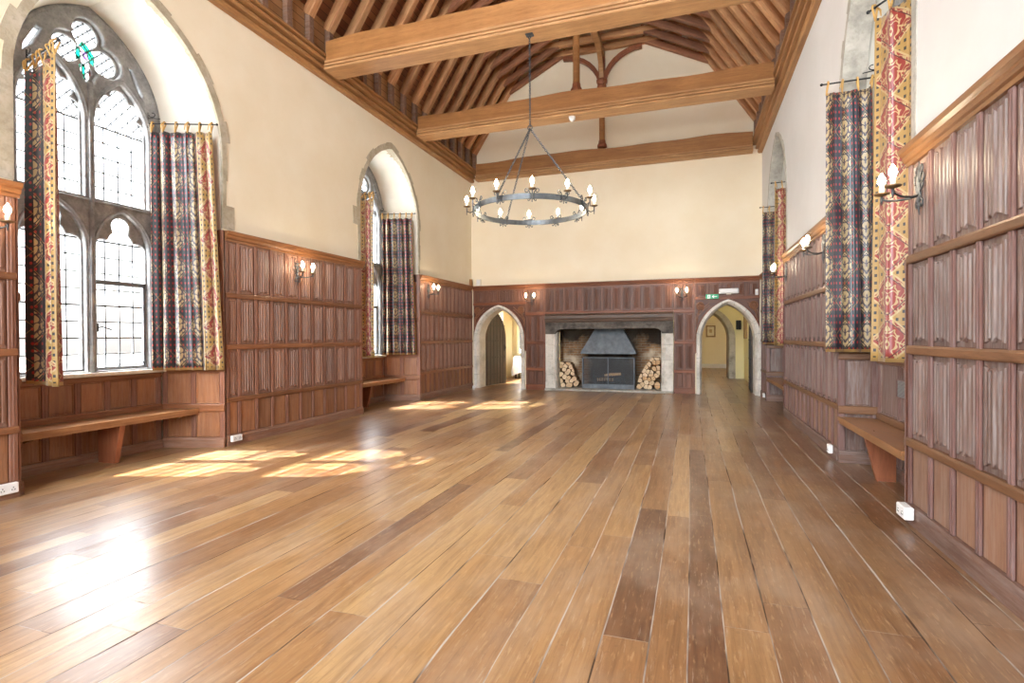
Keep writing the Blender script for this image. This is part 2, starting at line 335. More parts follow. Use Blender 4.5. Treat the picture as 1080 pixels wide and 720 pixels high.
# ------------------------------------------------------------------ mesh helpers
class MB:
    def __init__(s): s.b = bmesh.new()
    def box(s, x0, x1, y0, y1, z0, z1, bev=0.0):
        t = bmesh.new()
        bmesh.ops.create_cube(t, size=1)
        for v in t.verts: v.co = Vector(((x0 + x1) / 2 + v.co.x * (x1 - x0), (y0 + y1) / 2 + v.co.y * (y1 - y0), (z0 + z1) / 2 + v.co.z * (z1 - z0)))
        if bev: bmesh.ops.bevel(t, geom=t.edges[:], offset=bev, segments=1, affect='EDGES')
        return s.merge(t)
    def merge(s, t, mat=None):
        if mat is not None: bmesh.ops.transform(t, matrix=mat, verts=t.verts)
        me = bpy.data.meshes.new('tmp'); t.to_mesh(me); t.free(); s.b.from_mesh(me); bpy.data.meshes.remove(me); return s
    def prism(s, pts, d0, d1, plane='xz', bev=0.0):
        # polygon in a plane, extruded along the remaining axis from d0 to d1
        t = bmesh.new()
        f = {'xz': lambda a, b, d: (a, d, b), 'xy': lambda a, b, d: (a, b, d), 'yz': lambda a, b, d: (d, a, b)}[plane]
        A = [t.verts.new(f(a, b, d0)) for a, b in pts]; B = [t.verts.new(f(a, b, d1)) for a, b in pts]
        n = len(pts)
        fa = t.faces.new(A); fb = t.faces.new(B[::-1])
        for i in range(n): t.faces.new((A[i], B[i], B[(i + 1) % n], A[(i + 1) % n]))
        fa.normal_update(); fb.normal_update()
        bmesh.ops.triangulate(t, faces=[fa, fb])
        bmesh.ops.recalc_face_normals(t, faces=t.faces)
        return s.merge(t)
    def profile(s, pts, d0, d1, plane='yz'):
        return s.prism(pts, d0, d1, plane)
    def tube(s, path, r, seg=8, closed=False, cap=True):
        P = [Vector(p) for p in path]; n = len(P); rings = []
        rr = r if isinstance(r, (list, tuple)) else [r] * n
        prev = None
        for i, p in enumerate(P):
            if closed: d = P[(i + 1) % n] - P[i - 1]
            else: d = P[min(i + 1, n - 1)] - P[max(i - 1, 0)]
            d.normalize()
            if prev is None:
                a = Vector((0, 0, 1)) if abs(d.z) < .9 else Vector((1, 0, 0)); nx = d.cross(a).normalized()
            else:
                nx = (prev - d * prev.dot(d)).normalized()
            prev = nx; ny = d.cross(nx)
            rings.append([s.b.verts.new(p + (nx * math.cos(2 * PI * k / seg) + ny * math.sin(2 * PI * k / seg)) * rr[i]) for k in range(seg)])
        m = n if closed else n - 1
        for i in range(m):
            A, B = rings[i], rings[(i + 1) % n]
            for k in range(seg): s.b.faces.new((A[k], A[(k + 1) % seg], B[(k + 1) % seg], B[k]))
        if cap and not closed:
            s.b.faces.new(rings[0][::-1]); s.b.faces.new(rings[-1])
        return s
    def lathe(s, prof, c=(0, 0, 0), seg=16):
        rings = []
        for r, z in prof:
            rings.append([s.b.verts.new((c[0] + r * math.cos(2 * PI * k / seg), c[1] + r * math.sin(2 * PI * k / seg), c[2] + z)) for k in range(seg)])
        for A, B in zip(rings, rings[1:]):
            for k in range(seg): s.b.faces.new((A[k], A[(k + 1) % seg], B[(k + 1) % seg], B[k]))
        s.b.faces.new(rings[0][::-1]); s.b.faces.new(rings[-1])
        return s
    def quad(s, *p):
        s.b.faces.new([s.b.verts.new(q) for q in p]); return s
    def poly(s, pts):
        f = s.b.faces.new([s.b.verts.new(q) for q in pts]); f.normal_update(); bmesh.ops.triangulate(s.b, faces=[f]); return s
    def mesh(s, name, mat, smooth=False):
        bmesh.ops.recalc_face_normals(s.b, faces=s.b.faces)
        me = bpy.data.meshes.new(name); s.b.to_mesh(me); s.b.free()
        me.materials.append(mat)
        if smooth:
            for p in me.polygons: p.use_smooth = True
        return me
    def build(s, name, mat, parent=None, smooth=False, world=False):
        return link(name, s.mesh(name, mat, smooth), parent, world)

def link(name, me, parent=None, world=False):
    o = bpy.data.objects.new(name, me); COL.objects.link(o)
    if parent is not None:
        o.parent = parent
        if world: o.matrix_basis = frame_of(parent).inverted()
    return o

FR = {}
def frame_of(o): return FR.get(o.name, Matrix.Identity(4))

def thing(name, label, cat, loc=(0, 0, 0), rz=0.0, group=None, kind=None):
    o = bpy.data.objects.new(name, None); COL.objects.link(o)
    o.empty_display_size = .1
    o.location = loc; o.rotation_euler = (0, 0, rz)
    FR[o.name] = Matrix.Translation(Vector(loc)) @ Matrix.Rotation(rz, 4, 'Z')
    return tag(o, label, cat, group, kind)

def tag(o, label, cat, group=None, kind=None):
    if label: o['label'] = label
    if cat: o['category'] = cat
    if group: o['group'] = group
    if kind: o['kind'] = kind
    return o

def struct(name, mb, mat, label, cat):
    return tag(mb.build(name, mat), label, cat, None, 'structure')

def spiral(c, r0, r1, a0, turns, n=14, plane='xz', y=0.0):
    out = []
    for i in range(n + 1):
        t = i / n; r = r0 + (r1 - r0) * t; a = a0 + turns * 2 * PI * t
        p, q = c[0] + r * math.cos(a), c[1] + r * math.sin(a)
        out.append((p, y, q) if plane == 'xz' else (p, q, y))
    return out

def arch(half, spring, rise, zbot, n=18, xc=0.0):
    c = max(0.0, (rise * rise - half * half) / (2 * half)) if rise >= half else 0.0
    R = half + c; pts = [(xc - half, zbot)] if zbot is not None else []
    if rise >= half:
        a1 = math.asin(min(1, rise / R))
        for i in range(n + 1):
            a = a1 * i / n; pts.append((xc - (R * math.cos(a) - c), spring + R * math.sin(a)))
        for i in range(n - 1, -1, -1):
            a = a1 * i / n; pts.append((xc + (R * math.cos(a) - c), spring + R * math.sin(a)))
    else:
        for i in range(2 * n + 1):
            a = PI - PI * i / (2 * n); pts.append((xc + half * math.cos(a), spring + rise * math.sin(a)))
    if zbot is not None: pts.append((xc + half, zbot))
    return pts

def plate(name, splines, thick, bev, mat, parent, y):
    # flat stone plate pierced by openings: filled 2-D outline in local XZ, centred on depth y
    cu = bpy.data.curves.new('tmpc', 'CURVE'); cu.dimensions = '2D'; cu.fill_mode = 'BOTH'
    cu.extrude = max(thick / 2 - bev, .001); cu.bevel_depth = bev; cu.bevel_resolution = 1
    for pts in splines:
        sp = cu.splines.new('POLY'); sp.points.add(len(pts) - 1); sp.use_cyclic_u = True
        for q, (a, b) in zip(sp.points, pts): q.co = (a, b, 0, 1)
    ob = bpy.data.objects.new('tmpo', cu); COL.objects.link(ob)
    dg = bpy.context.evaluated_depsgraph_get(); dg.update()
    me = bpy.data.meshes.new_from_object(ob.evaluated_get(dg))
    bpy.data.objects.remove(ob); bpy.data.curves.remove(cu)
    me.name = name
    me.transform(Matrix.Translation((0, y, 0)) @ Matrix.Rotation(PI / 2, 4, 'X'))
    me.materials.clear(); me.materials.append(mat)
    return link(name, me, parent)

def foil(c, circles, n, a0=0.0, a1=2 * PI, rect=None):
    out = []
    for i in range(n + 1):
        a = a0 + (a1 - a0) * i / n; dx, dz = math.cos(a), math.sin(a); best = .02
        for (x, z, r) in circles:
            px, pz = c[0] - x, c[1] - z; bq = px * dx + pz * dz; cq = px * px + pz * pz - r * r; D = bq * bq - cq
            if D > 0: best = max(best, -bq + math.sqrt(D))
        if rect and dx: best = min(best, rect / abs(dx))
        out.append((c[0] + dx * best, c[1] + dz * best))
    return out

def inside(p, poly):
    x, y = p; r = False; j = len(poly) - 1
    for i in range(len(poly)):
        if (poly[i][1] > y) != (poly[j][1] > y) and x < (poly[j][0] - poly[i][0]) * (y - poly[i][1]) / (poly[j][1] - poly[i][1]) + poly[i][0]: r = not r
        j = i
    return r

# ------------------------------------------------------------------ room numbers (metres, camera eye at x=0, y=0, z=1.3)
XL, XR, YB = -5.31, 1.47, 12.60       # plaster faces
YF = -4.2                             # wall behind the camera
HW = 2.59                             # wainscot height
XC = (XL + XR) / 2
LW = [dict(c=3.91, half=1.04, spring=3.50, rise=1.36), dict(c=8.77, half=1.02, spring=3.50, rise=1.33)]
RW = [dict(c=5.33, half=.92, spring=3.50, rise=1.40), dict(c=10.62, half=1.06, spring=3.50, rise=1.38)]
LD, RD = .72, .34                     # recess depths

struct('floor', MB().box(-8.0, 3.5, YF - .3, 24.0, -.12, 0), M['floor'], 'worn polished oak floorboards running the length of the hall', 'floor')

# ---- plaster side walls with arched recesses running to the floor
def side_wall(name, X, sgn, wins, depth, mat, label):
    # sgn: +1 wall body lies towards -x (window side), -1 towards +x
    mb = MB(); top = 5.5
    pts = [(YF, 0)]
    for w in sorted(wins, key=lambda q: q['c']): pts += arch(w['half'], w['spring'], w['rise'], 0.0, 18, w['c'])
    pts += [(YB, 0), (YB, top), (YF, top)]
    mb.poly([(X, a, b) for a, b in pts])
    o = struct(name, mb, mat, label, 'wall')
    # reveals and the low wall under each window are plastered parts of the same wall
    rv = MB()
    for w in wins:
        A = arch(w['half'], w['spring'], w['rise'], 0.0, 18, w['c'])
        bh = w['half'] * (.80 / 1.04) if depth > .5 else w['half'] * .96
        B = arch(bh, 3.68, 1.10 if depth > .5 else 1.25, 0.0, 18, w['c'])
        for i in range(len(A) - 1):
            rv.quad((X, *A[i]), (X, *A[i + 1]), (X - sgn * depth, *B[i + 1]), (X - sgn * depth, *B[i]))
        xb = X - sgn * (depth + .02)
        rv.quad((xb, w['c'] - bh - .1, 0), (xb, w['c'] + bh + .1, 0), (xb, w['c'] + bh + .1, .90), (xb, w['c'] - bh - .1, .90))
    link('window_reveal', rv.mesh('window_reveal', M['reveal'], False), o)
    return o
side_wall('wall_left', XL, 1, LW, LD, M['cream'], 'cream plaster side wall pierced by the tall sunlit tracery windows')
side_wall('wall_right', XR, -1, RW, RD, M['offwhite'], 'off-white plaster side wall facing the sunlit tracery windows')

# ---- end walls
D1 = dict(c=-4.57, half=.585, spring=1.25, rise=.80)
D2 = dict(c=.785, half=.575, spring=1.20, rise=.85)
FX0, FX1, FZ = -3.08, -.64, 1.45
RIDGE = 10.9
mb = MB()
pts = [(XL - .1, 0)] + arch(D1['half'], D1['spring'], D1['rise'], 0, 14, D1['c'])
pts += [((FX0 + FX1) / 2 - 1.503, 0), ((FX0 + FX1) / 2 - 1.503, 1.646), ((FX0 + FX1) / 2 + 1.503, 1.646), ((FX0 + FX1) / 2 + 1.503, 0)] + arch(D2['half'], D2['spring'], D2['rise'], 0, 14, D2['c'])
pts += [(XR + .1, 0), (XR + .1, 5.95), (XC, RIDGE + .1), (XL - .1, 5.95)]
mb.poly([(a, YB, b) for a, b in pts])
struct('wall_back', mb, M['gable'], 'cream plaster gable wall above the fireplace', 'wall')
EW = (XC - 2.1, XC + 2.1, 1.1, 7.4)
mb = MB()
_rz = lambda x: RIDGE + .1 - abs(x - XC) * (RIDGE - 5.85) / (HALF_ + .1)
HALF_ = (XR - XL) / 2
for q in ([(XL - .1, 0), (XR + .1, 0), (XR + .1, EW[2]), (XL - .1, EW[2])], [(XL - .1, EW[2]), (EW[0], EW[2]), (EW[0], _rz(EW[0])), (XL - .1, 5.95)],
          [(EW[1], EW[2]), (XR + .1, EW[2]), (XR + .1, 5.95), (EW[1], _rz(EW[1]))], [(EW[0], EW[3]), (EW[1], EW[3]), (EW[1], _rz(EW[1])), (XC, RIDGE + .1), (EW[0], _rz(EW[0]))]):
    mb.poly([(a, YF, b) for a, b in q])
struct('wall_front', mb, M['cream'], 'cream plaster gable wall behind the camera', 'wall')

t = thing('window_added', 'mullioned end window added behind the camera to let in front fill light', 'window', (XC, YF, EW[2]), 0, None, 'structure')  # invented end window, put in as an opening for the front fill
mb = MB(); HW_ = EW[1] - XC
for i in range(6): x = -HW_ + 2 * HW_ * i / 5; mb.box(x - .06, x + .06, -.10, .0, 0, EW[3] - EW[2], .01)
for z in (.0, 2.0, 4.1, EW[3] - EW[2]): mb.box(-HW_, HW_, -.09, -.01, z - .05, z + .05, .01)
mb.build('stone_mullion', M['stone'], t)
MB().quad((-HW_, -.05, 0), (HW_, -.05, 0), (HW_, -.05, EW[3] - EW[2]), (-HW_, -.05, EW[3] - EW[2])).build('glass', M['glass'], t)
# ------------------------------------------------------------------ tracery windows
def window(name, X, Yc, rz, depth, hw, label):
    root = thing(name, label, 'window', (X, Yc, 0), rz, None, 'structure')
    y = depth
    k = hw / .75
    S = lambda pts: [(a * k, b) for a, b in pts]
    outer = arch(.775, 3.78, 1.0, .90, 20)
    lights = (-.345, .345)
    def lower(cx, hf, g=0.0):
        up = foil((0, 2.26), [(-.185, 2.28, .115 + g), (.185, 2.28, .115 + g), (0, 2.54, .112 + g), (0, 2.35, .15)], 44, 0, PI, hf)
        return [(cx + hf, .975)] + [(cx + a, b) for a, b in up] + [(cx - hf, .975)]
    def upper(cx, hf, g=0.0):
        up = foil((0, 3.66), [(-.19, 3.69, .11 + g), (.19, 3.69, .11 + g), (-.135, 3.87, .10 + g), (.135, 3.87, .10 + g), (0, 3.965, .105 + g), (0, 3.75, .16)], 54, 0, PI, hf)
        return [(cx + hf, 2.795)] + [(cx + a, b) for a, b in up] + [(cx - hf, 2.795)]
    tre = [(0, 4.50, .138), (-.185, 4.28, .14), (.185, 4.28, .14), (0, 4.13, .075), (0, 4.05, .045), (0, 4.32, .12)]
    trefoil = foil((0, 4.30), tre, 90)[:-1]
    trefoil_big = foil((0, 4.30), [(a, b, r + .035) for a, b, r in tre], 90)[:-1]
    eye = lambda s, g: [(s * (.40 - g), 4.34 + g), (s * (.47 + g), 4.35 + g), (s * (.585 + g), 4.12), (s * (.60 + g), 4.00 - g), (s * (.50 - g), 4.13)]
    fr = plate('stone_frame', [S(outer)] + [S(arch(.312, 2.25, .47, .945, 14, cx)) for cx in lights] + [S(arch(.312, 3.58, .56, 2.78, 14, cx)) for cx in lights]
          + [S(trefoil_big)] + [S(eye(s, .012)) for s in (1, -1)], .15, .018, M['tracery'], root, y + .02)
    plate('tracery', [S(outer)] + [S(lower(cx, .292)) for cx in lights] + [S(upper(cx, .292)) for cx in lights] + [S(trefoil)] + [S(eye(s, 0)) for s in (1, -1)],
          .06, .012, M['tracery'], root, y + .035)
    # thin roll mouldings on the arches and mullion
    rb = MB()
    for cx in lights:
        for (hf, sp, ri, zb) in ((.325, 2.25, .485, .95), (.325, 3.58, .575, 2.78)):
            rb.tube([(a * k, y - .055, b) for a, b in arch(hf, sp, ri, zb, 12, cx)], .014, 6)
    rb.tube([(0, y - .062, .95), (0, y - .062, 4.0)], .026, 8)
    rb.tube([(-.74 * k, y - .05, 2.755), (.74 * k, y - .05, 2.755)], .018, 6)
    rb.tube([(a * k, y - .05, b) for a, b in arch(.74, 3.79, .95, .93, 20)], .02, 6)
    rb.build('roll_moulding', M['tracery'], root, True)
    # leaded glazing, one light at a time
    yg = y + .045
    for cx in lights:
        for (za, zb, zh) in ((.96, 2.36, 2.68), (2.78, 3.60, 4.09)):
            x0, x1 = (cx - .305) * k, (cx + .305) * k
            gp = MB().quad((x0, yg, za), (x1, yg, za), (x1, yg, zh), (x0, yg, zh)).build('glass', M['glass'], root)
            lb = MB()
            for i in range(1, 4):
                xx = x0 + (x1 - x0) * i / 4
                lb.box(xx - .007, xx + .007, yg - .007, yg + .007, za, zh if za < 2 else zb)
            nb = int(round((zb - za) / .165))
            for j in range(1, nb + 1):
                zz = za + (zb - za) * j / nb; t = .010 if j == nb or (za < 2 and j == nb // 2) else .007
                lb.box(x0, x1, yg - .007, yg + .007, zz - t, zz + t)
            if za < 2:
                for zz in (2.50,): lb.box(x0, x1, yg - .007, yg + .007, zz - .003, zz + .003)
            else:   # diamond quarries in the foiled head
                hh = zh - zb; w = x1 - x0; st = .125
                for sgn in (1, -1):
                    q = -1.2
                    while q < 1.8:
                        # line x = x0+q+ t, z = zb + t*1.25 (or mirrored) clipped to the head
                        ts = [max(0, -q) if sgn > 0 else max(0, q - w), min(hh / 1.25, w - q) if sgn > 0 else min(hh / 1.25, q)]
                        if ts[1] - ts[0] > .02:
                            p = [(x0 + q + sgn * t, yg, zb + t * 1.25) for t in ts]
                            lb.tube(p, .008, 4)
                        q += st
            lb.build('leading', M['lead'], gp)
    box = (-.36 * k, .36 * k, 3.96, 4.66)
    gp = MB().quad((box[0], yg, box[2]), (box[1], yg, box[2]), (box[1], yg, box[3]), (box[0], yg, box[3])).build('glass', M['glass'], root)
    lb = MB(); big = S(trefoil_big)
    for sgn in (1, -1):
        for i in range(-9, 10):
            seg = []
            for j in range(60):
                t = -1 + 2 * j / 59; p = (i * .095 + sgn * t * .55, 4.3 + t * .62)
                if inside(p, big): seg.append((p[0], yg, p[1]))
            if len(seg) > 2: lb.tube([seg[0], seg[-1]], .009, 4)
    lb.build('leading', M['lead'], gp)
    # small stained figure set in the head: plain pieces of coloured glass in lead
    def piece(nm, pts, mt):
        MB().prism([(a * k, b) for a, b in pts], yg - .012, yg - .008, 'xz').build(nm, M[mt], gp)
        MB().tube([(a * k, yg - .01, b) for a, b in pts], .005, 5, True).build('came', M['lead'], gp)
    piece('coloured_glass', [(-.05, 4.38), (-.015, 4.43), (.03, 4.41), (.10, 4.33), (.10, 4.20), (.06, 4.24), (.03, 4.33)], 'glass_teal')
    piece('coloured_glass', [(-.075, 4.35), (-.04, 4.36), (-.03, 4.20), (-.05, 4.02), (-.075, 4.04)], 'glass_teal')
    piece('coloured_glass', [(-.02, 4.33), (.035, 4.34), (.05, 4.27), (0, 4.25)], 'glass_lilac')
    piece('coloured_glass', [(.05, 4.18), (.085, 4.17), (.075, 4.07), (.05, 4.09)], 'glass_red')
    piece('coloured_glass', [(-.02, 4.20), (.01, 4.20), (.01, 4.03), (-.015, 4.02)], 'glass_teal')
    for s in (1, -1):
        e = MB().prism([(a * k, b) for a, b in eye(s, .01)], yg - .002, yg + .002, 'xz').build('glass', M['glass'], root)
    # opening iron casement in one lower light
    cx = .345; x0, x1 = (cx - .285) * k, (cx + .285) * k; cb = MB()
    for b in ((x0, x1, 1.89, 1.94), (x0, x1, .965, .995), (x0, x0 + .03, .965, 1.94), (x1 - .03, x1, .965, 1.94)):
        cb.box(b[0], b[1], y + .012, y + .05, b[2], b[3], .004)
    cs = cb.build('casement', M['lead'], root)
    MB().tube([(x0 + .01, y - .0, 1.42), (x0 + .06, y - .02, 1.43), (x0 + .15, y - .03, 1.40)], .008, 6).box(x0 + .005, x0 + .03, y - .01, y + .01, 1.38, 1.47).build('latch', M['black'], cs)
    MB().tube([(cx * k - .05, y, 1.0), (cx * k - .05, y - .04, 1.03), (cx * k - .05, y - .03, 1.07)], .008, 6).tube(spiral(((x1 - .1), 1.0), .05, .05, PI, -.5, 8, 'xz', y - .02), .007, 6).build('stay', M['black'], cs)
    # oak or stone sill board
    zs_ = .905 if depth > .5 else 1.47
    MB().box(-.80 * k, .80 * k, y - (.10 if depth > .5 else .075), y - .055, zs_, zs_ + .04, .006).build('sill', M['stone_pale'] if depth > .5 else M['stone'], root)
    return root

def surround(parent, w, X, sgn, depth, mat, seed, lowq=True):
    # dressed-stone blocks round the arch: on the wall face and a short way into the reveal
    rnd = random.Random(seed)
    A = arch(w['half'], w['spring'], w['rise'], None, 24, 0)
    A = [(-w['half'], 2.62), (-w['half'], 2.9), (-w['half'], 3.2)] + A + [(w['half'], 3.2), (w['half'], 2.9), (w['half'], 2.62)]
    mb = MB(); n = len(A); i = 0; band = .085
    while i < n - 1:
        stp = rnd.choice((2, 3, 3, 4)) if 3 <= i < n - 4 else 1
        j = min(i + stp, n - 1); wd = band + rnd.uniform(-.02, .035)
        if not (3 <= i < n - 4): wd = rnd.choice((.05, .17, .07, .20))
        inner, outer, deep = [], [], []
        for q in range(i, j + 1):
            t = (Vector((*A[min(q + 1, n - 1)],)) - Vector((*A[max(q - 1, 0)],))); t.normalize()
            nrm = Vector((-t.y, t.x))
            p = Vector(A[q]); inner.append(p - nrm * .004); outer.append(p + nrm * wd)
            f = .24 if depth > .5 else .75
            deep.append(Vector((p.x * (1 - .05 * f), p.y - .006)) - nrm * .006)
        yo = -.008
        for a in range(len(inner) - 1):
            mb.quad((inner[a].x, yo, inner[a].y), (inner[a + 1].x, yo, inner[a + 1].y), (outer[a + 1].x, yo, outer[a + 1].y), (outer[a].x, yo, outer[a].y))
            mb.quad((outer[a].x, yo, outer[a].y), (outer[a + 1].x, yo, outer[a + 1].y), (outer[a + 1].x, .004, outer[a + 1].y), (outer[a].x, .004, outer[a].y))
            dd = .17 + rnd.uniform(-.02, .02) if depth > .5 else .20
            mb.quad((inner[a].x, yo, inner[a].y), (inner[a + 1].x, yo, inner[a + 1].y), (deep[a + 1].x, dd, deep[a + 1].y), (deep[a].x, dd, deep[a].y))
        for e in (0, -1):
            mb.quad((inner[e].x, yo, inner[e].y), (outer[e].x, yo, outer[e].y), (outer[e].x, .004, outer[e].y), (inner[e].x, .004, inner[e].y))
        i = j
    if depth > .5:   # jamb quoins beside the window, deep in the reveal
        for s in (1,):
            for (za, zb) in ((3.42, 3.66), (2.98, 3.16)):
                h0 = w['half']; hb = w['half'] * (.80 / 1.04)
                xa = lambda d: s * (h0 + (hb - h0) * d / depth) - s * .006
                mb.quad((xa(.42), .42, za), (xa(.70), .70, za), (xa(.70), .70, zb), (xa(.42), .42, zb))
    mb.build('stone_surround', mat, parent)

w1 = window('window_1', XL, LW[0]['c'], PI / 2, LD, .75, 'tall two-light tracery window with stained figure, nearest the viewer')
w2 = window('window_2', XL, LW[1]['c'], PI / 2, LD, .735, 'tall two-light tracery window nearer the fireplace, sunlit')
w4 = window('window_3', XR, RW[0]['c'], -PI / 2, RD + .08, .80, 'tall window behind the navy and red curtains')
w5 = window('window_4', XR, RW[1]['c'], -PI / 2, RD + .08, .86, 'tall window behind the curtains next to the exit doorway')
for k_, (wo, wd, X, s, d, m) in enumerate(((w1, LW[0], XL, 1, LD, 'stone_ochre'), (w2, LW[1], XL, 1, LD, 'stone_ochre'), 
                              (w4, RW[0], XR, -1, RD, 'stone'), (w5, RW[1], XR, -1, RD, 'stone'))):
    surround(wo, wd, X, s, d, M[m], 11 + k_)
# solid masonry behind the window plates, outside the openings
def outer_skin(name, X, sgn, wins, depth, mat, label):
    mb = MB(); x = X - sgn * (depth + .10)
    pts = [(YF - .3, -.1), (YB, -.1), (YB, 5.6), (YF - .3, 5.6)]
    # strips between the openings so that only the windows let daylight in
    ws = sorted(wins, key=lambda q: q['c']); ys = [YF - .3]
    for w in ws: ys += [w['c'] - .70, w['c'] + .70]
    ys.append(YB + .3)
    for i in range(0, len(ys), 2): mb.box(min(x, x - sgn * .02), max(x, x - sgn * .02), ys[i], ys[i + 1], -.1, 5.7)
    for w in ws:
        mb.box(min(x, x - sgn * .02), max(x, x - sgn * .02), w['c'] - .70, w['c'] + .70, -.1, .93)
        mb.box(min(x, x - sgn * .02), max(x, x - sgn * .02), w['c'] - .70, w['c'] + .70, 4.66, 5.7)
    struct(name, mb, mat, label, 'wall')
outer_skin('wall_outer_left', XL, 1, LW, LD, M['stone'], 'outside face of the sunlit window wall')
outer_skin('wall_outer_right', XR, -1, RW, RD, M['stone'], 'outside face of the wall opposite the sun')

# ------------------------------------------------------------------ wainscot
PCACHE = {}
def panel_mesh(w, h, kind, mat):
    key = (round(w, 3), round(h, 3), kind, mat.name)
    if key in PCACHE: return PCACHE[key]
    b = bmesh.new()
    if kind == 'linen':
        # linenfold: folds run vertically, ends cut in stepped cusps; far beyond them the board is flat
        prof = [(0, 0, .030), (.06, 0, .030), (.09, .012, .034), (.17, .013, .040), (.20, .004, .052), (.24, .004, .052), (.27, .014, .060), (.34, .016, .066), (.37, .006, .078),
                (.42, .007, .084), (.45, .018, .062), (.50, .020, .040)]
        prof = [(a, d * 1.0, e) for a, d, e in prof]
        prof = prof + [(1 - a, d, e) for a, d, e in prof[-2::-1]]
        cols = []
        for (a, d, e) in prof:
            e2 = e if h > .3 else e * .6
            zs = [(0, 0), (e2 * .7, 0), (e2 * .7 + .004, d), (h - e2 * .7 - .004, d), (h - e2 * .7, 0), (h, 0)]
            cols.append([b.verts.new((a * w - w / 2, -d, z)) for z, d in zs])
        for A, B in zip(cols, cols[1:]):
            for k in range(5): b.faces.new((A[k], B[k], B[k + 1], A[k + 1]))
    else:
        m, d = (.022, .009) if kind == 'raised' else (.014, .004)
        ring = lambda o, dd: [b.verts.new((sx * (w / 2 - o), -dd, h / 2 + sz * (h / 2 - o))) for sx, sz in ((-1, -1), (1, -1), (1, 1), (-1, 1))]
        R = [ring(0, .010 if kind == 'sunk' else 0), ring(m * .5, .010 if kind == 'sunk' else 0), ring(m, d if kind == 'raised' else 0)]
        for A, B in zip(R, R[1:]):
            for k in range(4): b.faces.new((A[k], A[(k + 1) % 4], B[(k + 1) % 4], B[k]))
        b.faces.new(R[-1])
    # give the board its thickness: side walls to the backing
    ed = [e for e in b.edges if len(e.link_faces) == 1]
    r = bmesh.ops.extrude_edge_only(b, edges=ed)
    for v in [g for g in r['geom'] if isinstance(g, bmesh.types.BMVert)]: v.co.y = .006
    bmesh.ops.recalc_face_normals(b, faces=b.faces)
    me = bpy.data.meshes.new('panel'); b.to_mesh(me); b.free(); me.materials.append(mat)
    PCACHE[key] = me
    return me

ROWS = [(.13, .525, 'flat'), (.585, 1.165, 'linen'), (1.225, 1.79, 'linen'), (1.85, 2.47, 'linen')]
RAILS = [(.525, .585), (1.165, 1.225), (1.79, 1.85)]
CAPP = [(-.002, 0), (-.034, 0), (-.034, .028), (-.050, .036), (-.058, .055), (-.056, .070), (-.078, .088), (-.084, .112), (-.084, .122), (-.002, .122)]

def wainscot(P0, P1, cols, mats, label, rows=ROWS, rails=RAILS, zb=0.0, cap=True, name='wainscot_panelling', sw=.052, ends=(.06, .06), capz=2.468, basez=.13, group=None, top=None, xcaps=(0, 0)):
    d = Vector((P1[0] - P0[0], P1[1] - P0[1])); L = d.length; rz = math.atan2(d.y, d.x)
    t = thing(name, label, 'panelling', (P0[0], P0[1], zb), rz, group, 'thing')
    zt = top or (capz + .12 if cap else rows[-1][1] + .05)
    if isinstance(cols, int):
        pit = (L - ends[0] - ends[1] + sw) / cols
        cols = [ends[0] - sw / 2 + i * pit for i in range(cols + 1)]
    z0 = zb
    MB().box(0, L, -.012, -.002, 0, zt - z0).build('backing_board', M['carve'], t)
    # vertical stiles
    xs = cols
    for i, x in enumerate(xs):
        a, b = x - sw / 2, x + sw / 2
        if i == 0: a = 0.0
        if i == len(xs) - 1: b = L
        lo = basez if zb == 0 else 0
        mb = MB().box(a, b, -.029, -.0125, lo, (capz if cap else zt) - z0, .004)
        if sw > .05: mb.box((a + b) / 2 - .006, (a + b) / 2 + .006, -.033, -.028, lo + .01, (capz if cap else zt) - z0 - .01, .002)
        mb.build('stile', M[mats['stile']], t)
    for (za, zc) in rails:
        pf = [(-.0125, za - z0), (-.036, za - z0), (-.041, za - z0 + .01), (-.041, zc - z0 - .014), (-.034, zc - z0), (-.0125, zc - z0)]
        MB().prism(pf, .001, L - .001, 'yz').build('rail', M[mats['rail']], t)
    for (za, zc, kd) in rows:
        for i in range(len(xs) - 1):
            a = (xs[i] + sw / 2) if i else max(xs[0] + sw / 2, .02); b = xs[i + 1] - sw / 2
            me = panel_mesh(b - a - .010, zc - za - .008, kd, M[mats['panel'] if kd == 'linen' else mats['plain']])
            o = link('linenfold_panel' if kd == 'linen' else 'plain_panel', me, t)
            o.location = ((a + b) / 2, -.0125, za - z0 + .004)
    if zb == 0:
        pf = [(-.0125, 0), (-.046, 0), (-.046, basez - .03), (-.036, basez), (-.0125, basez)]
        MB().prism(pf, 0, L, 'yz').build('baseboard', M[mats['base']], t)
    if cap:
        MB().prism([(a, b + capz - z0) for a, b in CAPP], -xcaps[0], L + xcaps[1], 'yz').build('cap_moulding', M[mats['cap']], t)
    return t

ML = dict(panel='panel_l', plain='plainpanel_l', stile='stile', rail='rail', base='base', cap='cap')
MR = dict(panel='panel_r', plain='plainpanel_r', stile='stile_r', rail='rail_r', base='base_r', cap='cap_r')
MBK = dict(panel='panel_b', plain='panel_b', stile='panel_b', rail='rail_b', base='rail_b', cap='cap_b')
e = .004
# long wall with the sunny windows (outline runs with +y)
la = [LW[0]['c'] - LW[0]['half'], LW[0]['c'] + LW[0]['half'], LW[1]['c'] - LW[1]['half'], LW[1]['c'] + LW[1]['half'], YF + .02]
wainscot((XL, la[4]), (XL, la[0] - e), 26, ML, 'linenfold oak wainscot before the big tracery window, only its end in view', xcaps=(0, .03))
wainscot((XL, la[1] + e), (XL, la[2] - e), [.03, .20, .478, .75, 1.02, 1.29, 1.555, 1.82, 2.08, 2.345, 2.61, 2.755], ML, 'reddish linenfold oak wainscot between the two tracery windows', xcaps=(0, .03))
wainscot((XL, la[3] + e), (XL, YB - .05), 13, ML, 'linenfold oak wainscot between the farther tracery window and the corner', xcaps=(0, -.045))
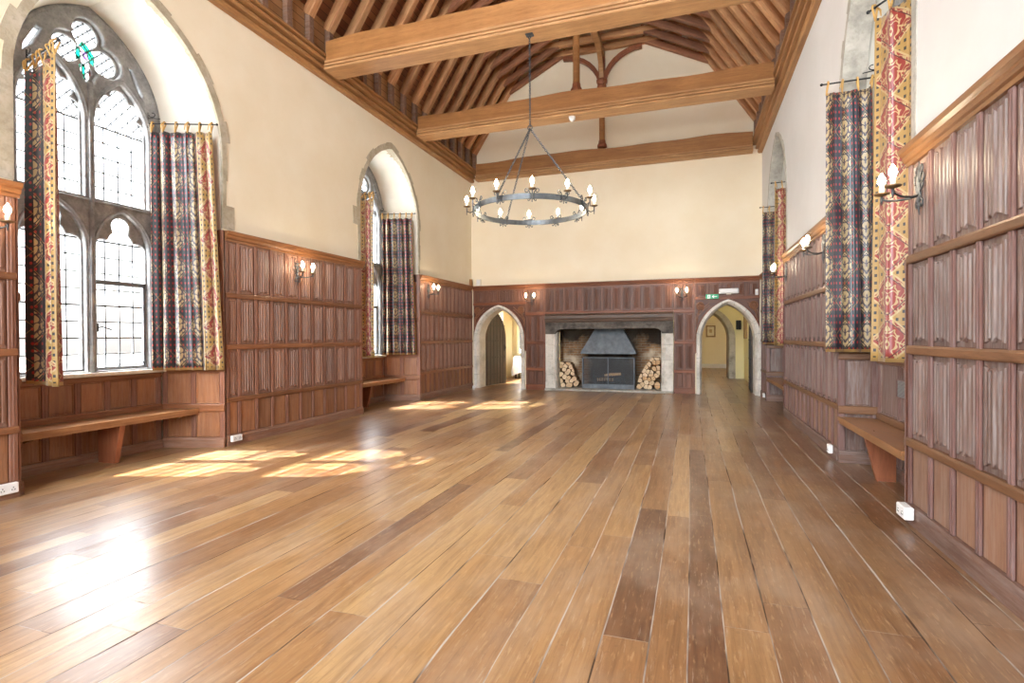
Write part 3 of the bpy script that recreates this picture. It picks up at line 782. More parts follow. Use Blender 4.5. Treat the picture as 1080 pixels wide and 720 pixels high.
# wall opposite (outline runs with -y)
ra = [RW[0]['c'] - RW[0]['half'], RW[0]['c'] + RW[0]['half'], RW[1]['c'] - RW[1]['half'], RW[1]['c'] + RW[1]['half'], YF + .02]
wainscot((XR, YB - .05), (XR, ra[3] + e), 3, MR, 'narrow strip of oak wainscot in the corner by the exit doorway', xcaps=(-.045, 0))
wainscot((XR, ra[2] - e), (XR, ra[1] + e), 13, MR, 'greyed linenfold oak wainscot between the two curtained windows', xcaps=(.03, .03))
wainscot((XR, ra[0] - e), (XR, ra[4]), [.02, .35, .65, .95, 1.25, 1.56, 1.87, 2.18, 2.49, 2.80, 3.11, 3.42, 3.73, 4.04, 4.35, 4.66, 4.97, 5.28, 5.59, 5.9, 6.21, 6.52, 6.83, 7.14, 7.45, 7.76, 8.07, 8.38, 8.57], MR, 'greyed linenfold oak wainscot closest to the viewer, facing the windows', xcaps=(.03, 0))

# window-bay panelling: sill wall, two jambs; plain sunk panels
BAYROWS = [(.10, .42, 'sunk'), (.53, .845, 'sunk')]; BAYRAILS = [(.42, .53), (.845, .90)]
JROWS = [(.12, .43, 'sunk'), (.52, .90, 'sunk'), (.97, 1.62, 'sunk'), (1.69, 2.44, 'sunk')]; JRAILS = [(.43, .52), (.90, .97), (1.62, 1.69)]
JROWS_R = [(.12, .50, 'sunk'), (.58, 1.05, 'sunk'), (1.12, 1.75, 'sunk'), (1.83, 2.44, 'sunk')]; JRAILS_R = [(.50, .58), (1.05, 1.12), (1.75, 1.83)]
def bay(w, X, sgn, depth, mats, names, jr, jl):
    h, hb = w['half'], (w['half'] * (.80 / 1.04) if depth > .5 else w['half'] * .96); c = w['c']
    xb = X - sgn * (depth - .02)
    fr, dp = X + sgn * .034, X - sgn * (depth - .03)
    def jamb(s):
        fr = X + sgn * (.034 if (s > 0 or sgn < 0) else -.012)
        f = lambda x: c + s * (h + (hb - h) * abs(x - X) / depth)
        return (fr, f(fr)), (dp, f(dp))
    if sgn > 0:
        wainscot((xb, c - hb + .037), (xb, c + hb - .037), 5 if depth > .5 else 4, mats, names[0], BAYROWS, BAYRAILS, 0, False, 'window_bay_panelling', .06, top=.90, basez=.10)
        a, b = jamb(1); wainscot(b, a, 2, mats, names[1], jr, jl, 0, False, 'window_jamb_panelling', .06, basez=.12, top=2.59)
        a, b = jamb(-1); wainscot(a, b, 2, mats, names[2], jr, jl, 0, False, 'window_jamb_panelling', .06, basez=.12, top=2.59)
    else:
        wainscot((xb, c + hb - .052), (xb, c - hb + .052), 3, mats, names[0], [(.10, .42, 'sunk'), (.53, 1.02, 'sunk'), (1.10, 1.40, 'sunk')], [(.42, .53), (1.02, 1.10), (1.40, 1.46)], 0, False, 'window_bay_panelling', .07, top=1.46, basez=.10)
        a, b = jamb(1); wainscot(a, b, 1, mats, names[1], jr[:3], jl[:3], 0, False, 'window_jamb_panelling', .05, basez=.12, top=1.83)
        a, b = jamb(-1); wainscot(b, a, 1, mats, names[2], jr[:3], jl[:3], 0, False, 'window_jamb_panelling', .05, basez=.12, top=1.83)
MLB = dict(ML, plain='plainpanel_l'); MRB = dict(MR, plain='panel_r')
bay(LW[0], XL, 1, LD, MLB, ('oak panelling under the sill of the big tracery window', 'oak jamb panelling of the big tracery window, curtain hanging before it', 'hidden near-side oak jamb panelling of the big tracery window'), JROWS, JRAILS)
bay(LW[1], XL, 1, LD, MLB, ('oak panelling under the sill of the farther tracery window', 'oak jamb panelling of the farther tracery window, on the fireplace side', 'hidden near-side oak jamb panelling of the farther tracery window'), JROWS, JRAILS)
bay(RW[0], XR, -1, RD, MRB, ('oak panelling behind the bench under the red curtain', 'oak jamb panelling under the navy curtain', 'hidden oak jamb panelling behind the red curtain'), JROWS_R, JRAILS_R)
bay(RW[1], XR, -1, RD, MRB, ('oak panelling behind the far bench by the exit doorway', 'oak jamb panelling of the far bay by the exit doorway', 'hidden oak jamb panelling of the far bay'), JROWS_R, JRAILS_R)

# fireplace wall
yb = YB
TOPR = [(1.90, 2.47, 'linen')]
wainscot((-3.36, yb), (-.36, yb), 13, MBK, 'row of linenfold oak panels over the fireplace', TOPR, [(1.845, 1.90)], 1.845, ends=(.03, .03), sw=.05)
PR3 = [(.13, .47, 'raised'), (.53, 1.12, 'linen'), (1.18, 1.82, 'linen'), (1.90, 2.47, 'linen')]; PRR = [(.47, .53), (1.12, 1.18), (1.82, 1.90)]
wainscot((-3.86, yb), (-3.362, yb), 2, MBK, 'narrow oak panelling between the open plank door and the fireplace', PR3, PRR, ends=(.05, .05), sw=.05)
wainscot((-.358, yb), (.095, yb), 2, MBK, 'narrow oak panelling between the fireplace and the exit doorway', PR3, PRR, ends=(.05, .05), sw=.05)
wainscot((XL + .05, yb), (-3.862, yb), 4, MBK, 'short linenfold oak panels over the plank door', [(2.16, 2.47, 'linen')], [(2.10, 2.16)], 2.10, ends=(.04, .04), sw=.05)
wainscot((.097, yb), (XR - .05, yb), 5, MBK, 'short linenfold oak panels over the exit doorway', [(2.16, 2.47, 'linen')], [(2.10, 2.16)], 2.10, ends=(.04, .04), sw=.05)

def spandrel(x0, x1, D, label):
    # carved oak board round the head of a stone doorway
    t = thing('carved_spandrel', label, 'carving', (D['c'], YB, 0), 0, None, 'thing')
    a = arch(D['half'] + .10, D['spring'] - .02, D['rise'] + .055, None, 16, 0)
    l, r = x0 - D['c'], x1 - D['c']
    zlo = D['spring'] - .3
    hw = D['half'] + .10
    pts = [(l, zlo), (max(-hw, l + .005), zlo)] + [(max(min(p, r - .005), l + .005), min(z, 2.088)) for p, z in a] + [(min(hw, r - .005), zlo), (r, zlo), (r, 2.098), (l, 2.098)]
    MB().prism(pts, -.03, -.002, 'xz').build('board', M['carve'], t)
    for s in (-1, 1):
        mb = MB()
        cx = s * (D['half'] + .10) * .86; cz = 1.96
        cx = max(min(cx, r - .11), l + .11)
        mb.tube([(cx + .075 * math.cos(q * PI / 10), -.040, cz + .075 * math.sin(q * PI / 10)) for q in range(20)], .017, 6, True)
        mb.tube([(cx + .04 * math.cos(q * PI / 8), -.036, cz + .04 * math.sin(q * PI / 8)) for q in range(16)], .014, 6, True)
        for q in range(4): mb.tube([(cx, -.036, cz), (cx + .035 * math.cos(q * PI / 2 + .4), -.036, cz + .035 * math.sin(q * PI / 2 + .4))], .012, 5)
        arcp = [(s * (hw + .03 - .32 * i / 10), -.033, 1.62 + .36 * (i / 10) ** .8) for i in range(11)]
        for (ox, oz) in ((0, 0), (.0, .06)):
            mb.tube([(max(min(p + s * ox, r - .02), l + .02), y, min(z + oz, 2.07)) for p, y, z in arcp], .010, 5)
        mb.tube([(max(min(cx + s * .03, r - .02), l + .02), -.033, 1.88), (max(min(s * hw + s * .02, r - .03), l + .03), -.033, 1.55)], .012, 5)
        mb.build('carved_roundel', M['rail'], t)
    mo = MB().tube([(max(min(p, r - .012), l + .012), -.033, min(z, 2.08)) for p, z in arch(hw + .012, D['spring'] - .02, D['rise'] + .06, D['spring'] - .28, 16, 0)], .014, 6)
    mo.build('arch_moulding', M['rail_b'], t)
spandrel(XL + .06, -3.865, D1, 'dark carved oak spandrel round the arch of the plank door')
spandrel(.10, XR - .06, D2, 'dark carved oak spandrel round the exit doorway arch')

# ------------------------------------------------------------------ doorways
def stone_door(name, D, label, depth=.48):
    root = thing(name, label, 'doorway', (D['c'], YB, 0), 0, None, 'structure')
    A = arch(D['half'] + .085, D['spring'], D['rise'] + .05, 0, 16)
    Bm = arch(D['half'] + .015, D['spring'], D['rise'] + .005, 0, 16)
    C = arch(D['half'] - .03, D['spring'], D['rise'] - .05, 0, 16)
    mb = MB()
    for i in range(len(A) - 1):
        f = lambda P, y: (P[0], y, P[1])
        mb.quad(f(A[i], -.002), f(A[i + 1], -.002), f(A[i + 1], -.05), f(A[i], -.05))
        mb.quad(f(A[i], -.05), f(A[i + 1], -.05), f(Bm[i + 1], -.055), f(Bm[i], -.055))
        mb.quad(f(Bm[i], -.055), f(Bm[i + 1], -.055), f(C[i + 1], .04), f(C[i], .04))
        mb.quad(f(C[i], .04), f(C[i + 1], .04), f(C[i + 1], depth), f(C[i], depth))
        # masonry joints between voussoirs
    mb.build('stone_arch', M['stone_pale'], root)
    j = MB()
    for q in range(3, len(A) - 3, 4):
        P, Q, R_ = A[q], Bm[q], C[q]
        j.tube([(P[0], -.051, P[1]), (Q[0], -.056, Q[1]), (R_[0], .039, R_[1])], .004, 4)
    for z in (.35, .80):
        for s in (-1, 1):
            j.tube([(s * (D['half'] + .085), -.051, z), (s * (D['half'] + .015), -.056, z), (s * (D['half'] - .03), .039, z)], .004, 4)
    j.build('masonry_joint', M['stone'], root)
    return root
door1 = stone_door('door_1', D1, 'pale stone arched doorway with a dark plank door standing open')
door2 = stone_door('door_2', D2, 'pale stone arched doorway to the corridor under the exit sign')

def leaf(parent, D, hinge, ang, name, w, flip):
    # arched plank door leaf; local x from the hinge
    me_pts = []
    half = w / 2
    pts = arch(half, D['spring'] - .02, D['rise'] - .06, .012, 12, half)
    me = MB().prism(pts, -.03, .03, 'xz')
    o = me.build(name, M['door'], parent)
    o.matrix_basis = Matrix.Translation(Vector((hinge[0], hinge[1], 0))) @ Matrix.Rotation(ang, 4, 'Z')
    rb = MB()
    for q in range(1, 6):
        x = w * q / 6; zt = [z for (a, z) in pts if abs(a - x) < w / 10]; zt = max(zt) - .03
        for y in (-.033, .033): rb.box(x - .004, x + .004, y - .004, y + .004, .03, zt)
    p = rb.build('plank_joint', M['black'], o)
    nb = MB()
    for z in (.3, .75, 1.2, 1.6):
        for q in range(6):
            x = w * (q + .5) / 6
            for y in (-.034, .034): nb.box(x - .012, x + .012, y - .006, y + .006, z - .012, z + .012, .004)
    nb.build('stud', M['black'], o)
    MB().tube([(w - .08 + .04 * math.cos(k * PI / 6), -.05, 1.0 + .04 * math.sin(k * PI / 6)) for k in range(12)], .008, 6, True).box(w - .10, w - .06, -.045, -.03, .92, 1.08, .004).build('ring_handle', M['black'], o)
    return o
leaf(door1, D1, (-.545, .50), math.radians(79), 'door_leaf', .98, False)
leaf(door2, D2, (.55, .52), math.radians(88), 'door_leaf', .98, True)

# ---- room beyond the plank door
WY0, WY1 = YB + .48, 16.45
mb = MB()
xa, xb = -5.50, -3.55
# side wall with a bright window, end wall with a leaded window
def holed(mb, plane, d, a0, a1, z0, z1, holes, t=.02):
    # rectangular wall with rectangular holes, as boxes
    cuts = sorted(set([a0, a1] + [h[0] for h in holes] + [h[1] for h in holes]))
    for i in range(len(cuts) - 1):
        m = (cuts[i] + cuts[i + 1]) / 2; zz = [(z0, z1)]
        for h in holes:
            if h[0] < m < h[1]: zz = [(z0, h[2]), (h[3], z1)]
        for (p, q) in zz:
            if plane == 'x': mb.box(d, d + t, cuts[i], cuts[i + 1], p, q)
            else: mb.box(cuts[i], cuts[i + 1], d, d + t, p, q)
    return mb
holed(mb, 'x', xa - .25, WY0, WY1, 0, 2.8, [(13.6, 15.55, .72, 2.15)], .25)
holed(mb, 'y', WY1, xa - .25, xb, 0, 2.8, [(-5.34, -4.30, .74, 1.72)], .25)
mb.box(xb, xb + .1, WY0, WY1, 0, 2.8)
mb.box(xa - .25, xb + .1, WY0, WY1, 2.8, 2.9)
mb.box(xa - .25, D1['c'] - D1['half'] - .0, WY0 - .02, WY0, 0, 2.8).box(D1['c'] + D1['half'], xb + .1, WY0 - .02, WY0, 0, 2.8).box(D1['c'] - D1['half'], D1['c'] + D1['half'], WY0 - .02, WY0, 2.06, 2.8)
struct('wall_porch', mb, M['passage_pale'], 'pale yellow walls of the small room beyond the plank door', 'wall')
def simple_window(name, x0, x1, y0, y1, z0, z1, label):
    t = thing(name, label, 'window', ((x0 + x1) / 2, (y0 + y1) / 2, z0), 0, None, 'structure')
    cx, cy = (x0 + x1) / 2, (y0 + y1) / 2
    mb = MB(); lb = MB()
    alongx = (x1 - x0) > (y1 - y0)
    L = (x1 - x0) if alongx else (y1 - y0); H = z1 - z0
    f = (lambda a, z: (a, 0, z)) if alongx else (lambda a, z: (0, a, z))
    for P in ([f(-L / 2, 0), f(L / 2, 0)], [f(-L / 2, H), f(L / 2, H)], [f(-L / 2, 0), f(-L / 2, H)], [f(L / 2, 0), f(L / 2, H)], [f(0, 0), f(0, H)]):
        mb.tube(P, .03, 4)
    mb.build('frame', M['white'], t)
    q = -H
    while q < L:
        for s in (1, -1):
            t0, t1 = max(0, -q), min(H, L - q)
            if t1 > t0:
                a0, a1 = -L / 2 + q + t0, -L / 2 + q + t1
                if s < 0: a0, a1 = -a0, -a1
                lb.tube([f(a0, t0), f(a1, t1)], .004, 4)
        q += .13
    lb.build('leading', M['lead'], t)
    (MB().box(-L / 2, L / 2, -.002, .002, 0, H) if alongx else MB().box(-.002, .002, -L / 2, L / 2, 0, H)).build('glass', M['glass'], t)
simple_window('window_5', xa - .18, xa - .14, 13.6, 15.55, .72, 2.15, 'white window in the small room behind the plank door leaf')
simple_window('window_6', -5.34, -4.30, WY1 + .14, WY1 + .18, .74, 1.72, 'small leaded window at the end of the room beyond the plank door')
t = thing('cloth_covered_table', 'small table draped in a white cloth under the little leaded window', 'table', (-4.98, 15.95, 0))
cl = bmesh.new()
NN = 40; R0, R1 = [], []
ringp = []
for lev, (rx, ry, z) in enumerate(((.02, .02, .70), (.28, .22, .70), (.31, .25, .66), (.33, .27, .40), (.36, .30, .14))):
    rr = []
    for k in range(NN):
        a = 2 * PI * k / NN; sq = 1 / max(abs(math.cos(a)), abs(math.sin(a))) ** .6
        wv = 1 + (.06 * math.sin(8 * a) * max(0, lev - 2))
        zz = z + (.06 * math.cos(4 * a) if lev == 4 else 0)
        rr.append(cl.verts.new((rx * math.cos(a) * sq * wv, ry * math.sin(a) * sq * wv, zz)))
    ringp.append(rr)
for A, B in zip(ringp, ringp[1:]):
    for k in range(NN): cl.faces.new((A[k], A[(k + 1) % NN], B[(k + 1) % NN], B[k]))
cl.faces.new(ringp[0])
mb = MB(); mb.merge(cl); mb.build('tablecloth', M['cloth'], t, True)
for sx in (-1, 1):
    for sy in (-1, 1): MB().box(sx * .2 - .02, sx * .2 + .02, sy * .16 - .02, sy * .16 + .02, 0, .69).build('leg', M['door'], t)

# ---- corridor beyond the exit doorway
mb = MB()
CY1 = 17.35; cxa, cxb = -.35, 1.52
mb.box(cxa - .1, cxa, WY0, 23.0, 0, 2.6)
mb.box(cxb, cxb + .1, WY0, CY1, 0, 2.6)
mb.box(cxa - .1, cxb + .1, WY0, CY1, 2.6, 2.7)
mb.box(cxa - .1, D2['c'] - D2['half'], WY0 - .02, WY0, 0, 2.6).box(D2['c'] + D2['half'], cxb + .1, WY0 - .02, WY0, 0, 2.6).box(D2['c'] - D2['half'], D2['c'] + D2['half'], WY0 - .02, WY0, 2.06, 2.6)
ai = arch(.42, 1.22, .78, 0, 14, .69)
for y in (CY1, CY1 + .75):
    mb.poly([(cxa, y, 0)] + [(a, y, b) for a, b in ai] + [(cxb + .1, y, 0), (cxb + .1, y, 2.6), (cxa, y, 2.6)])
struct('wall_corridor', mb, M['passage'], 'yellow plaster walls of the corridor beyond the exit doorway', 'wall')
mb = MB()
mb.box(1.7, 1.8, CY1 + .75, 23.0, 0, 2.6).box(cxa, 1.8, 22.83, 22.93, 0, 2.6).box(cxa - .1, 1.8, CY1 + .75, 23.0, 2.6, 2.7)
struct('wall_corridor_end', mb, M['passage_pale'], 'cream end wall of the corridor with a framed print', 'wall')
struct('baseboard_corridor', MB().box(cxa, 1.7, 22.80, 22.83, 0, .17, .004), M['white'], 'white skirting along the corridor end wall', 'skirting')
root = thing('door_3', 'grey stone arch farther down the corridor', 'doorway', (.69, CY1, 0), 0, None, 'structure')
mb = MB()
A = arch(.42 + .17, 1.22, .78 + .13, 0, 14); C = arch(.42, 1.22, .78, 0, 14); C2 = arch(.385, 1.22, .73, 0, 14)
for i in range(len(A) - 1):
    f = lambda P, y: (P[0], y, P[1])
    mb.quad(f(A[i], -.002), f(A[i + 1], -.002), f(A[i + 1], -.04), f(A[i], -.04))
    mb.quad(f(A[i], -.04), f(A[i + 1], -.04), f(C[i + 1], -.02), f(C[i], -.02))
    mb.quad(f(C[i], -.02), f(C[i + 1], -.02), f(C2[i + 1], .12), f(C2[i], .12))
mb.build('stone_arch', M['stone'], root)
mb = MB()
for i in range(len(A) - 1): mb.quad(f(C2[i], .12), f(C2[i + 1], .12), f(C2[i + 1], .74), f(C2[i], .74))
mb.build('timber_lining', M['gilt'], root)
t = thing('framed_print', 'small framed print on the cream wall at the end of the corridor', 'picture', (.77, 22.826, 1.48))
MB().box(-.14, .14, -.012, -.004, -.20, .20).build('print', M['paper'], t)
mb = MB()
for b in ((-.18, .18, .18, .235), (-.18, .18, -.235, -.18), (-.18, -.13, -.235, .235), (.13, .18, -.235, .235)): mb.box(b[0], b[1], -.03, -.003, b[2], b[3], .005)
mb.build('frame', M['gilt'], t)
MB().box(-.05, .05, -.014, -.011, -.06, .08).build('drawing', M['cork'], t)
t = thing('notice_board', 'tan notice board on the yellow corridor wall', 'board', (cxb - .002, 16.7, 1.55))
MB().box(-.02, -.004, -.45, .45, -.32, .32).build('board', M['cork'], t)
mb = MB()
for b in ((-.46, .46, .31, .34), (-.46, .46, -.34, -.31), (-.46, -.43, -.34, .34), (.43, .46, -.34, .34)): mb.box(-.028, -.002, b[0], b[1], b[2], b[3], .003)
mb.build('frame', M['gilt'], t)
t = thing('wall_phone', 'small black wall phone on the yellow wall between the corridor arch and the notice board', 'phone', (1.37, CY1 - .003, 1.62), PI / 2 * 0 + 0)
MB().box(-.07, .07, -.05, -.002, -.14, .14, .012).build('body', M['black'], t)
MB().box(-.03, .03, -.08, -.052, -.12, .12, .01).build('handset', M['black'], t)
t = thing('alarm_sounder', 'small red alarm high on the corridor wall', 'alarm', (cxb - .002, 16.1, 2.18))
MB().box(-.05, -.002, -.06, .06, -.06, .06, .012).build('housing', M['red'], t)
MB().box(-.062, -.052, -.03, .03, -.03, .03, .004).build('grille', M['red'], t)
t = thing('corridor_ceiling_light', 'lit square ceiling light in the corridor beyond the exit doorway', 'light', (.62, 15.6, 2.6))
MB().box(-.22, .22, -.22, .22, -.03, -.001, .005).build('housing', M['white'], t)
MB().box(-.19, .19, -.19, .19, -.06, -.031, .008).build('diffuser', M['tube'], t)
t = thing('corridor_ceiling_light', 'lit ceiling light in the far corridor before the framed print', 'light', (.7, 20.6, 2.6))
MB().box(-.22, .22, -.22, .22, -.03, -.001, .005).build('housing', M['white'], t)
MB().box(-.19, .19, -.19, .19, -.06, -.031, .008).build('diffuser', M['tube'], t)

# ------------------------------------------------------------------ fireplace
FC = (FX0 + FX1) / 2
fp = thing('fireplace', 'wide stone fireplace with dark carved lintel and sooty brick back', 'fireplace', (FC, YB, 0))
W = lambda pts: [(a - FC, b) for a, b in pts]
for s in (-1, 1):
    x_in = s * (FX1 - FX0) / 2; x_out = s * 1.49
    mb = MB()
    # chamfered jamb in courses with a stop at the foot
    z = 0.05
    for h in (.33, .38, .34, .40):
        z2 = min(z + h, FZ + .03)
        pl = [(x_out, -.002), (x_out, -.055), (x_in + s * .11, -.055), (x_in + s * .08, -.035), (x_in + s * .05, -.05), (x_in + s * .02, -.02), (x_in + s * .003, .03), (x_in + s * .003, .30), (x_out, .30)]
        mb.prism(pl, z + .003, z2 - .003, 'xy'); z = z2
    mb.prism([(x_out, -.05), (x_out, -.075), (x_in + s * .02, -.075), (x_in - s * .01, .02), (x_in - s * .01, .3), (x_out, .3)], .05, .20, 'xy')
    mb.build('jamb', M['stone_pale'], fp)
lw = 1.49
# lintel with a shallow four-centred opening and moulded frieze
half = (FX1 - FX0) / 2
op = [(-half - .02, 1.36)]
for i in range(7): a = PI - i * PI / 12; op.append((-half + .13 + .15 * math.cos(a), 1.36 + .12 * math.sin(a)))
for i in range(6, -1, -1): a = i * PI / 12; op.append((half - .13 + .15 * math.cos(a), 1.36 + .12 * math.sin(a)))
op.append((half + .02, 1.36))
shape = [(-lw, 1.36)] + op + [(lw, 1.36), (lw, 1.64), (-lw, 1.64)]
MB().prism(shape, -.075, .30, 'xz').build('lintel', M['stone_soot'], fp)
mb = MB()
for dz, yy, r in ((.035, -.085, .018), (.075, -.082, .014)):
    mb.tube([(a * (1 + dz * .35), yy, b + dz) for a, b in op], r, 6)
mb.build('lintel_moulding', M['stone_soot'], fp)
mb = MB()
for i in range(38):
    x = -1.38 + 2.76 * i / 37
    mb.tube([(x + .034 * math.cos(q * PI / 5), -.079, 1.575 + .024 * math.sin(q * PI / 5)) for q in range(10)], .008, 5, True)
mb.build('carved_frieze', M['stone_soot'], fp)
pf = [(-.002, 1.64), (-.10, 1.64), (-.115, 1.67), (-.105, 1.70), (-.125, 1.73), (-.125, 1.80), (-.06, 1.838), (-.002, 1.838)]
MB().prism(pf, -lw, lw, 'yz').build('mantel_moulding', M['mantel'], fp)
mb = MB()
BK = .72
mb.quad((-half, BK, 0), (half, BK, 0), (half, BK, 1.75), (-half, BK, 1.75))
for s in (-1, 1): mb.quad((s * half, 0.3, 0), (s * half, BK, 0), (s * half, BK, 1.75), (s * half, 0.3, 1.75))
mb.build('brick_back', M['brick'], fp)
MB().box(-half, half, .3, BK, 1.75, 1.80).build('flue_soffit', M['black'], fp)
MB().box(-1.488, 1.488, -.17, .30, .002, .05, .008).box(-half, half, .30, BK, .002, .05).build('hearth_slab', M['stone'], fp)
# hood
t = thing('fireplace_hood', 'grey steel smoke hood tapering up inside the fireplace', 'hood', (-1.88, YB + .455, .92))
b = bmesh.new()
lv = [(.655, .24, -.035), (.655, .24, 0), (.335, .14, .56)]
rg = [[b.verts.new((sx * w_, sy * d_ + (.05 if z > .1 else 0), z)) for sx, sy in ((-1, -1), (1, -1), (1, 1), (-1, 1))] for w_, d_, z in lv]
for A, B in zip(rg, rg[1:]):
    for k in range(4): b.faces.new((A[k], A[(k + 1) % 4], B[(k + 1) % 4], B[k]))
b.faces.new(rg[-1])
mb = MB(); mb.merge(b); o = mb.build('canopy', M['hood'], t)
md = o.modifiers.new('s', 'SOLIDIFY'); md.thickness = .006
MB().box(-.66, .66, -.246, -.240, -.045, -.015, .002).build('lip', M['hood'], t)
# fire screen
t = thing('fire_screen', 'black mesh fire screen with a central bar in front of the grate', 'fire screen', (-1.86, YB + .10, .053))
for s in (-1, 1):
    MB().box(s * .305 - .295, s * .305 + .295, -.001, .001, .02, .73).build('mesh_panel', M['mesh'], t)
mb = MB()
for x in (-.61, 0, .61): mb.box(x - .012, x + .012, -.012, .012, 0, .74, .003)
for z in (0.005, .735): mb.box(-.61, .61, -.010, .010, z - .008 if z > .1 else 0, z + .012, .003)
mb.build('frame', M['hood'], t)
MB().box(-.62, .62, -.022, -.013, .0, .11, .003).build('kick_plate', M['hood'], t)
for s in (-1, 1): MB().box(s * .615 - .006, s * .615 + .006, .013, .20, 0, .74, .002).build('side_wing', M['hood'], t)
# grate with two logs
t = thing('fire_grate', 'black iron fire grate behind the mesh screen', 'grate', (-1.88, YB + .44, .053))
mb = MB()
for z in (.12, .20, .28): mb.box(-.36, .36, -.13, -.115, z - .008, z + .008)
for i in range(13): x = -.36 + .06 * i; mb.box(x - .006, x + .006, -.13, -.118, .1, .30)
for i in range(9): x = -.34 + .085 * i; mb.box(x - .01, x + .01, -.12, .16, .10, .12)
mb.build('basket', M['black'], t)
for s in (-1, 1):
    for y in (-.125, .15): MB().box(s * .36 - .015, s * .36 + .015, y - .012, y + .012, 0, .36 if y < 0 else .13, .003).build('leg', M['black'], t)

def log(loc, pts, ln, label, group):
    mb = MB(); mb.prism(pts, 0, ln, 'xz')
    o = mb.build('split_log', M['log'])
    o.location = loc
    return tag(o, label, 'log', group)
def clip(poly, m, nrm):
    out = []
    for i in range(len(poly)):
        P, Q = poly[i], poly[(i + 1) % len(poly)]
        dp, dq = (P - m).dot(nrm), (Q - m).dot(nrm)
        if dp <= 0: out.append(P)
        if (dp < 0 < dq) or (dq < 0 < dp): out.append(P + (Q - P) * (dp / (dp - dq)))
    return out
def logpile(region, y, pitch, label, group, seed):
    # billets fill the outline of the stack: uneven cells, each a separate log with a small gap to its neighbours
    rnd = random.Random(seed); xs = [p.x for p in region]; zs = [p.y for p in region]; pts = []
    z = min(zs) + pitch * .45; row = 0
    while z < max(zs):
        x = min(xs) + pitch * (.4 if row % 2 else .8)
        while x < max(xs):
            q = Vector((x + rnd.uniform(-.33, .33) * pitch, z + rnd.uniform(-.3, .3) * pitch))
            if inside((q.x, q.y), [(p.x, p.y) for p in region]): pts.append(q)
            x += pitch * rnd.uniform(.9, 1.35)
        z += pitch * .88; row += 1
    for i, p in enumerate(pts):
        cell = [q.copy() for q in region]
        for j, q in enumerate(pts):
            if j != i and len(cell) > 2: cell = clip(cell, (p + q) / 2, (q - p).normalized())
        # limit the size of rim cells
        for k in range(7):
            if len(cell) > 2:
                d = Vector((math.cos(k * 2 * PI / 7 + i), math.sin(k * 2 * PI / 7 + i))); cell = clip(cell, p + d * pitch * rnd.uniform(.50, .66), d)
        if len(cell) < 3: continue
        c = sum(cell, Vector((0, 0))) / len(cell)
        g_ = rnd.uniform(.87, .95)
        poly = [((q.x - c.x) * g_, (q.y - c.y) * g_) for q in cell]
        log((c.x, y + rnd.uniform(0, .09), c.y), poly, .28 + rnd.uniform(0, .05), label, group)
V2 = lambda a, b: Vector((a, b))
logpile([V2(FX0 + .03, .053), V2(FX0 + .60, .053), V2(FX0 + .50, .22), V2(FX0 + .40, .40), V2(FX0 + .33, .66), V2(FX0 + .03, .68)], YB + .13, .106, 'split firewood log stacked inside the hearth beside the plank door end', 'firewood logs stacked on the plank door side', 3)
logpile([V2(FX1 - .03, .053), V2(FX1 - .03, .80), V2(FX1 - .22, .80), V2(FX1 - .36, .62), V2(FX1 - .50, .36), V2(FX1 - .60, .053)][::-1], YB + .13, .106, 'split firewood log stacked inside the hearth beside the exit doorway end', 'firewood logs stacked on the exit doorway side', 5)
for k_, (dx, dz, an) in enumerate(((-.10, .19, .0), (.08, .31, -.12))):
    mb = MB().tube([(-.2, 0, 0), (-.05, .01, .01), (.2, 0, 0)], [.045, .05, .04], 9)
    o = mb.build('burnt_log', M['log']); o.location = (-1.88 + dx, YB + .47, .05 + dz); o.rotation_euler = (0, an, .15)
    tag(o, ('charred log lying low in the iron grate', 'charred log propped on top in the iron grate')[k_], 'log')

# ------------------------------------------------------------------ roof
HALF = 3.39
struct('ceiling', MB().poly([(XC - 3.44, YF, 6.02), (XC, YF, RIDGE), (XC, YB, RIDGE), (XC - 3.44, YB, 6.02)]).poly([(XC + 3.44, YF, 6.02), (XC, YF, RIDGE), (XC, YB, RIDGE), (XC + 3.44, YB, 6.02)]),
       M['ceil'], 'dark reddish roof boarding behind the rafters', 'ceiling')
mb = MB()
for s in (-1, 1):
    xx = XC + s * 3.335
    mb.box(xx - .012, xx + .012, YF, YB, 5.44, 6.08)
    mb.box(min(XC + s * 3.34, XC + s * 3.5), max(XC + s * 3.34, XC + s * 3.5), YF, YB, 6.02, 6.05)
struct('trim_1', mb, M['ashboard'], 'brown horizontal boarding between the ashlar posts', 'boarding')
CP = [(3.395, 5.225), (3.325, 5.225), (3.300, 5.25), (3.300, 5.285), (3.335, 5.29), (3.335, 5.312), (3.262, 5.318), (3.252, 5.345), (3.262, 5.372), (3.310, 5.378), (3.310, 5.40), (3.215, 5.406), (3.205, 5.43), (3.215, 5.45), (3.262, 5.455), (3.262, 5.468), (3.18, 5.474), (3.18, 5.50), (3.395, 5.50)]
for i_, s in enumerate((-1, 1)):
    mb = MB().prism([(XC + s * a, b) for a, b in CP], YF, YB, 'xz')
    struct('trim_%d' % (2 + i_), mb, M['cornice'], ('moulded oak cornice along the top of the sunlit window wall', 'moulded oak cornice along the top of the wall facing the windows')[i_], 'cornice')

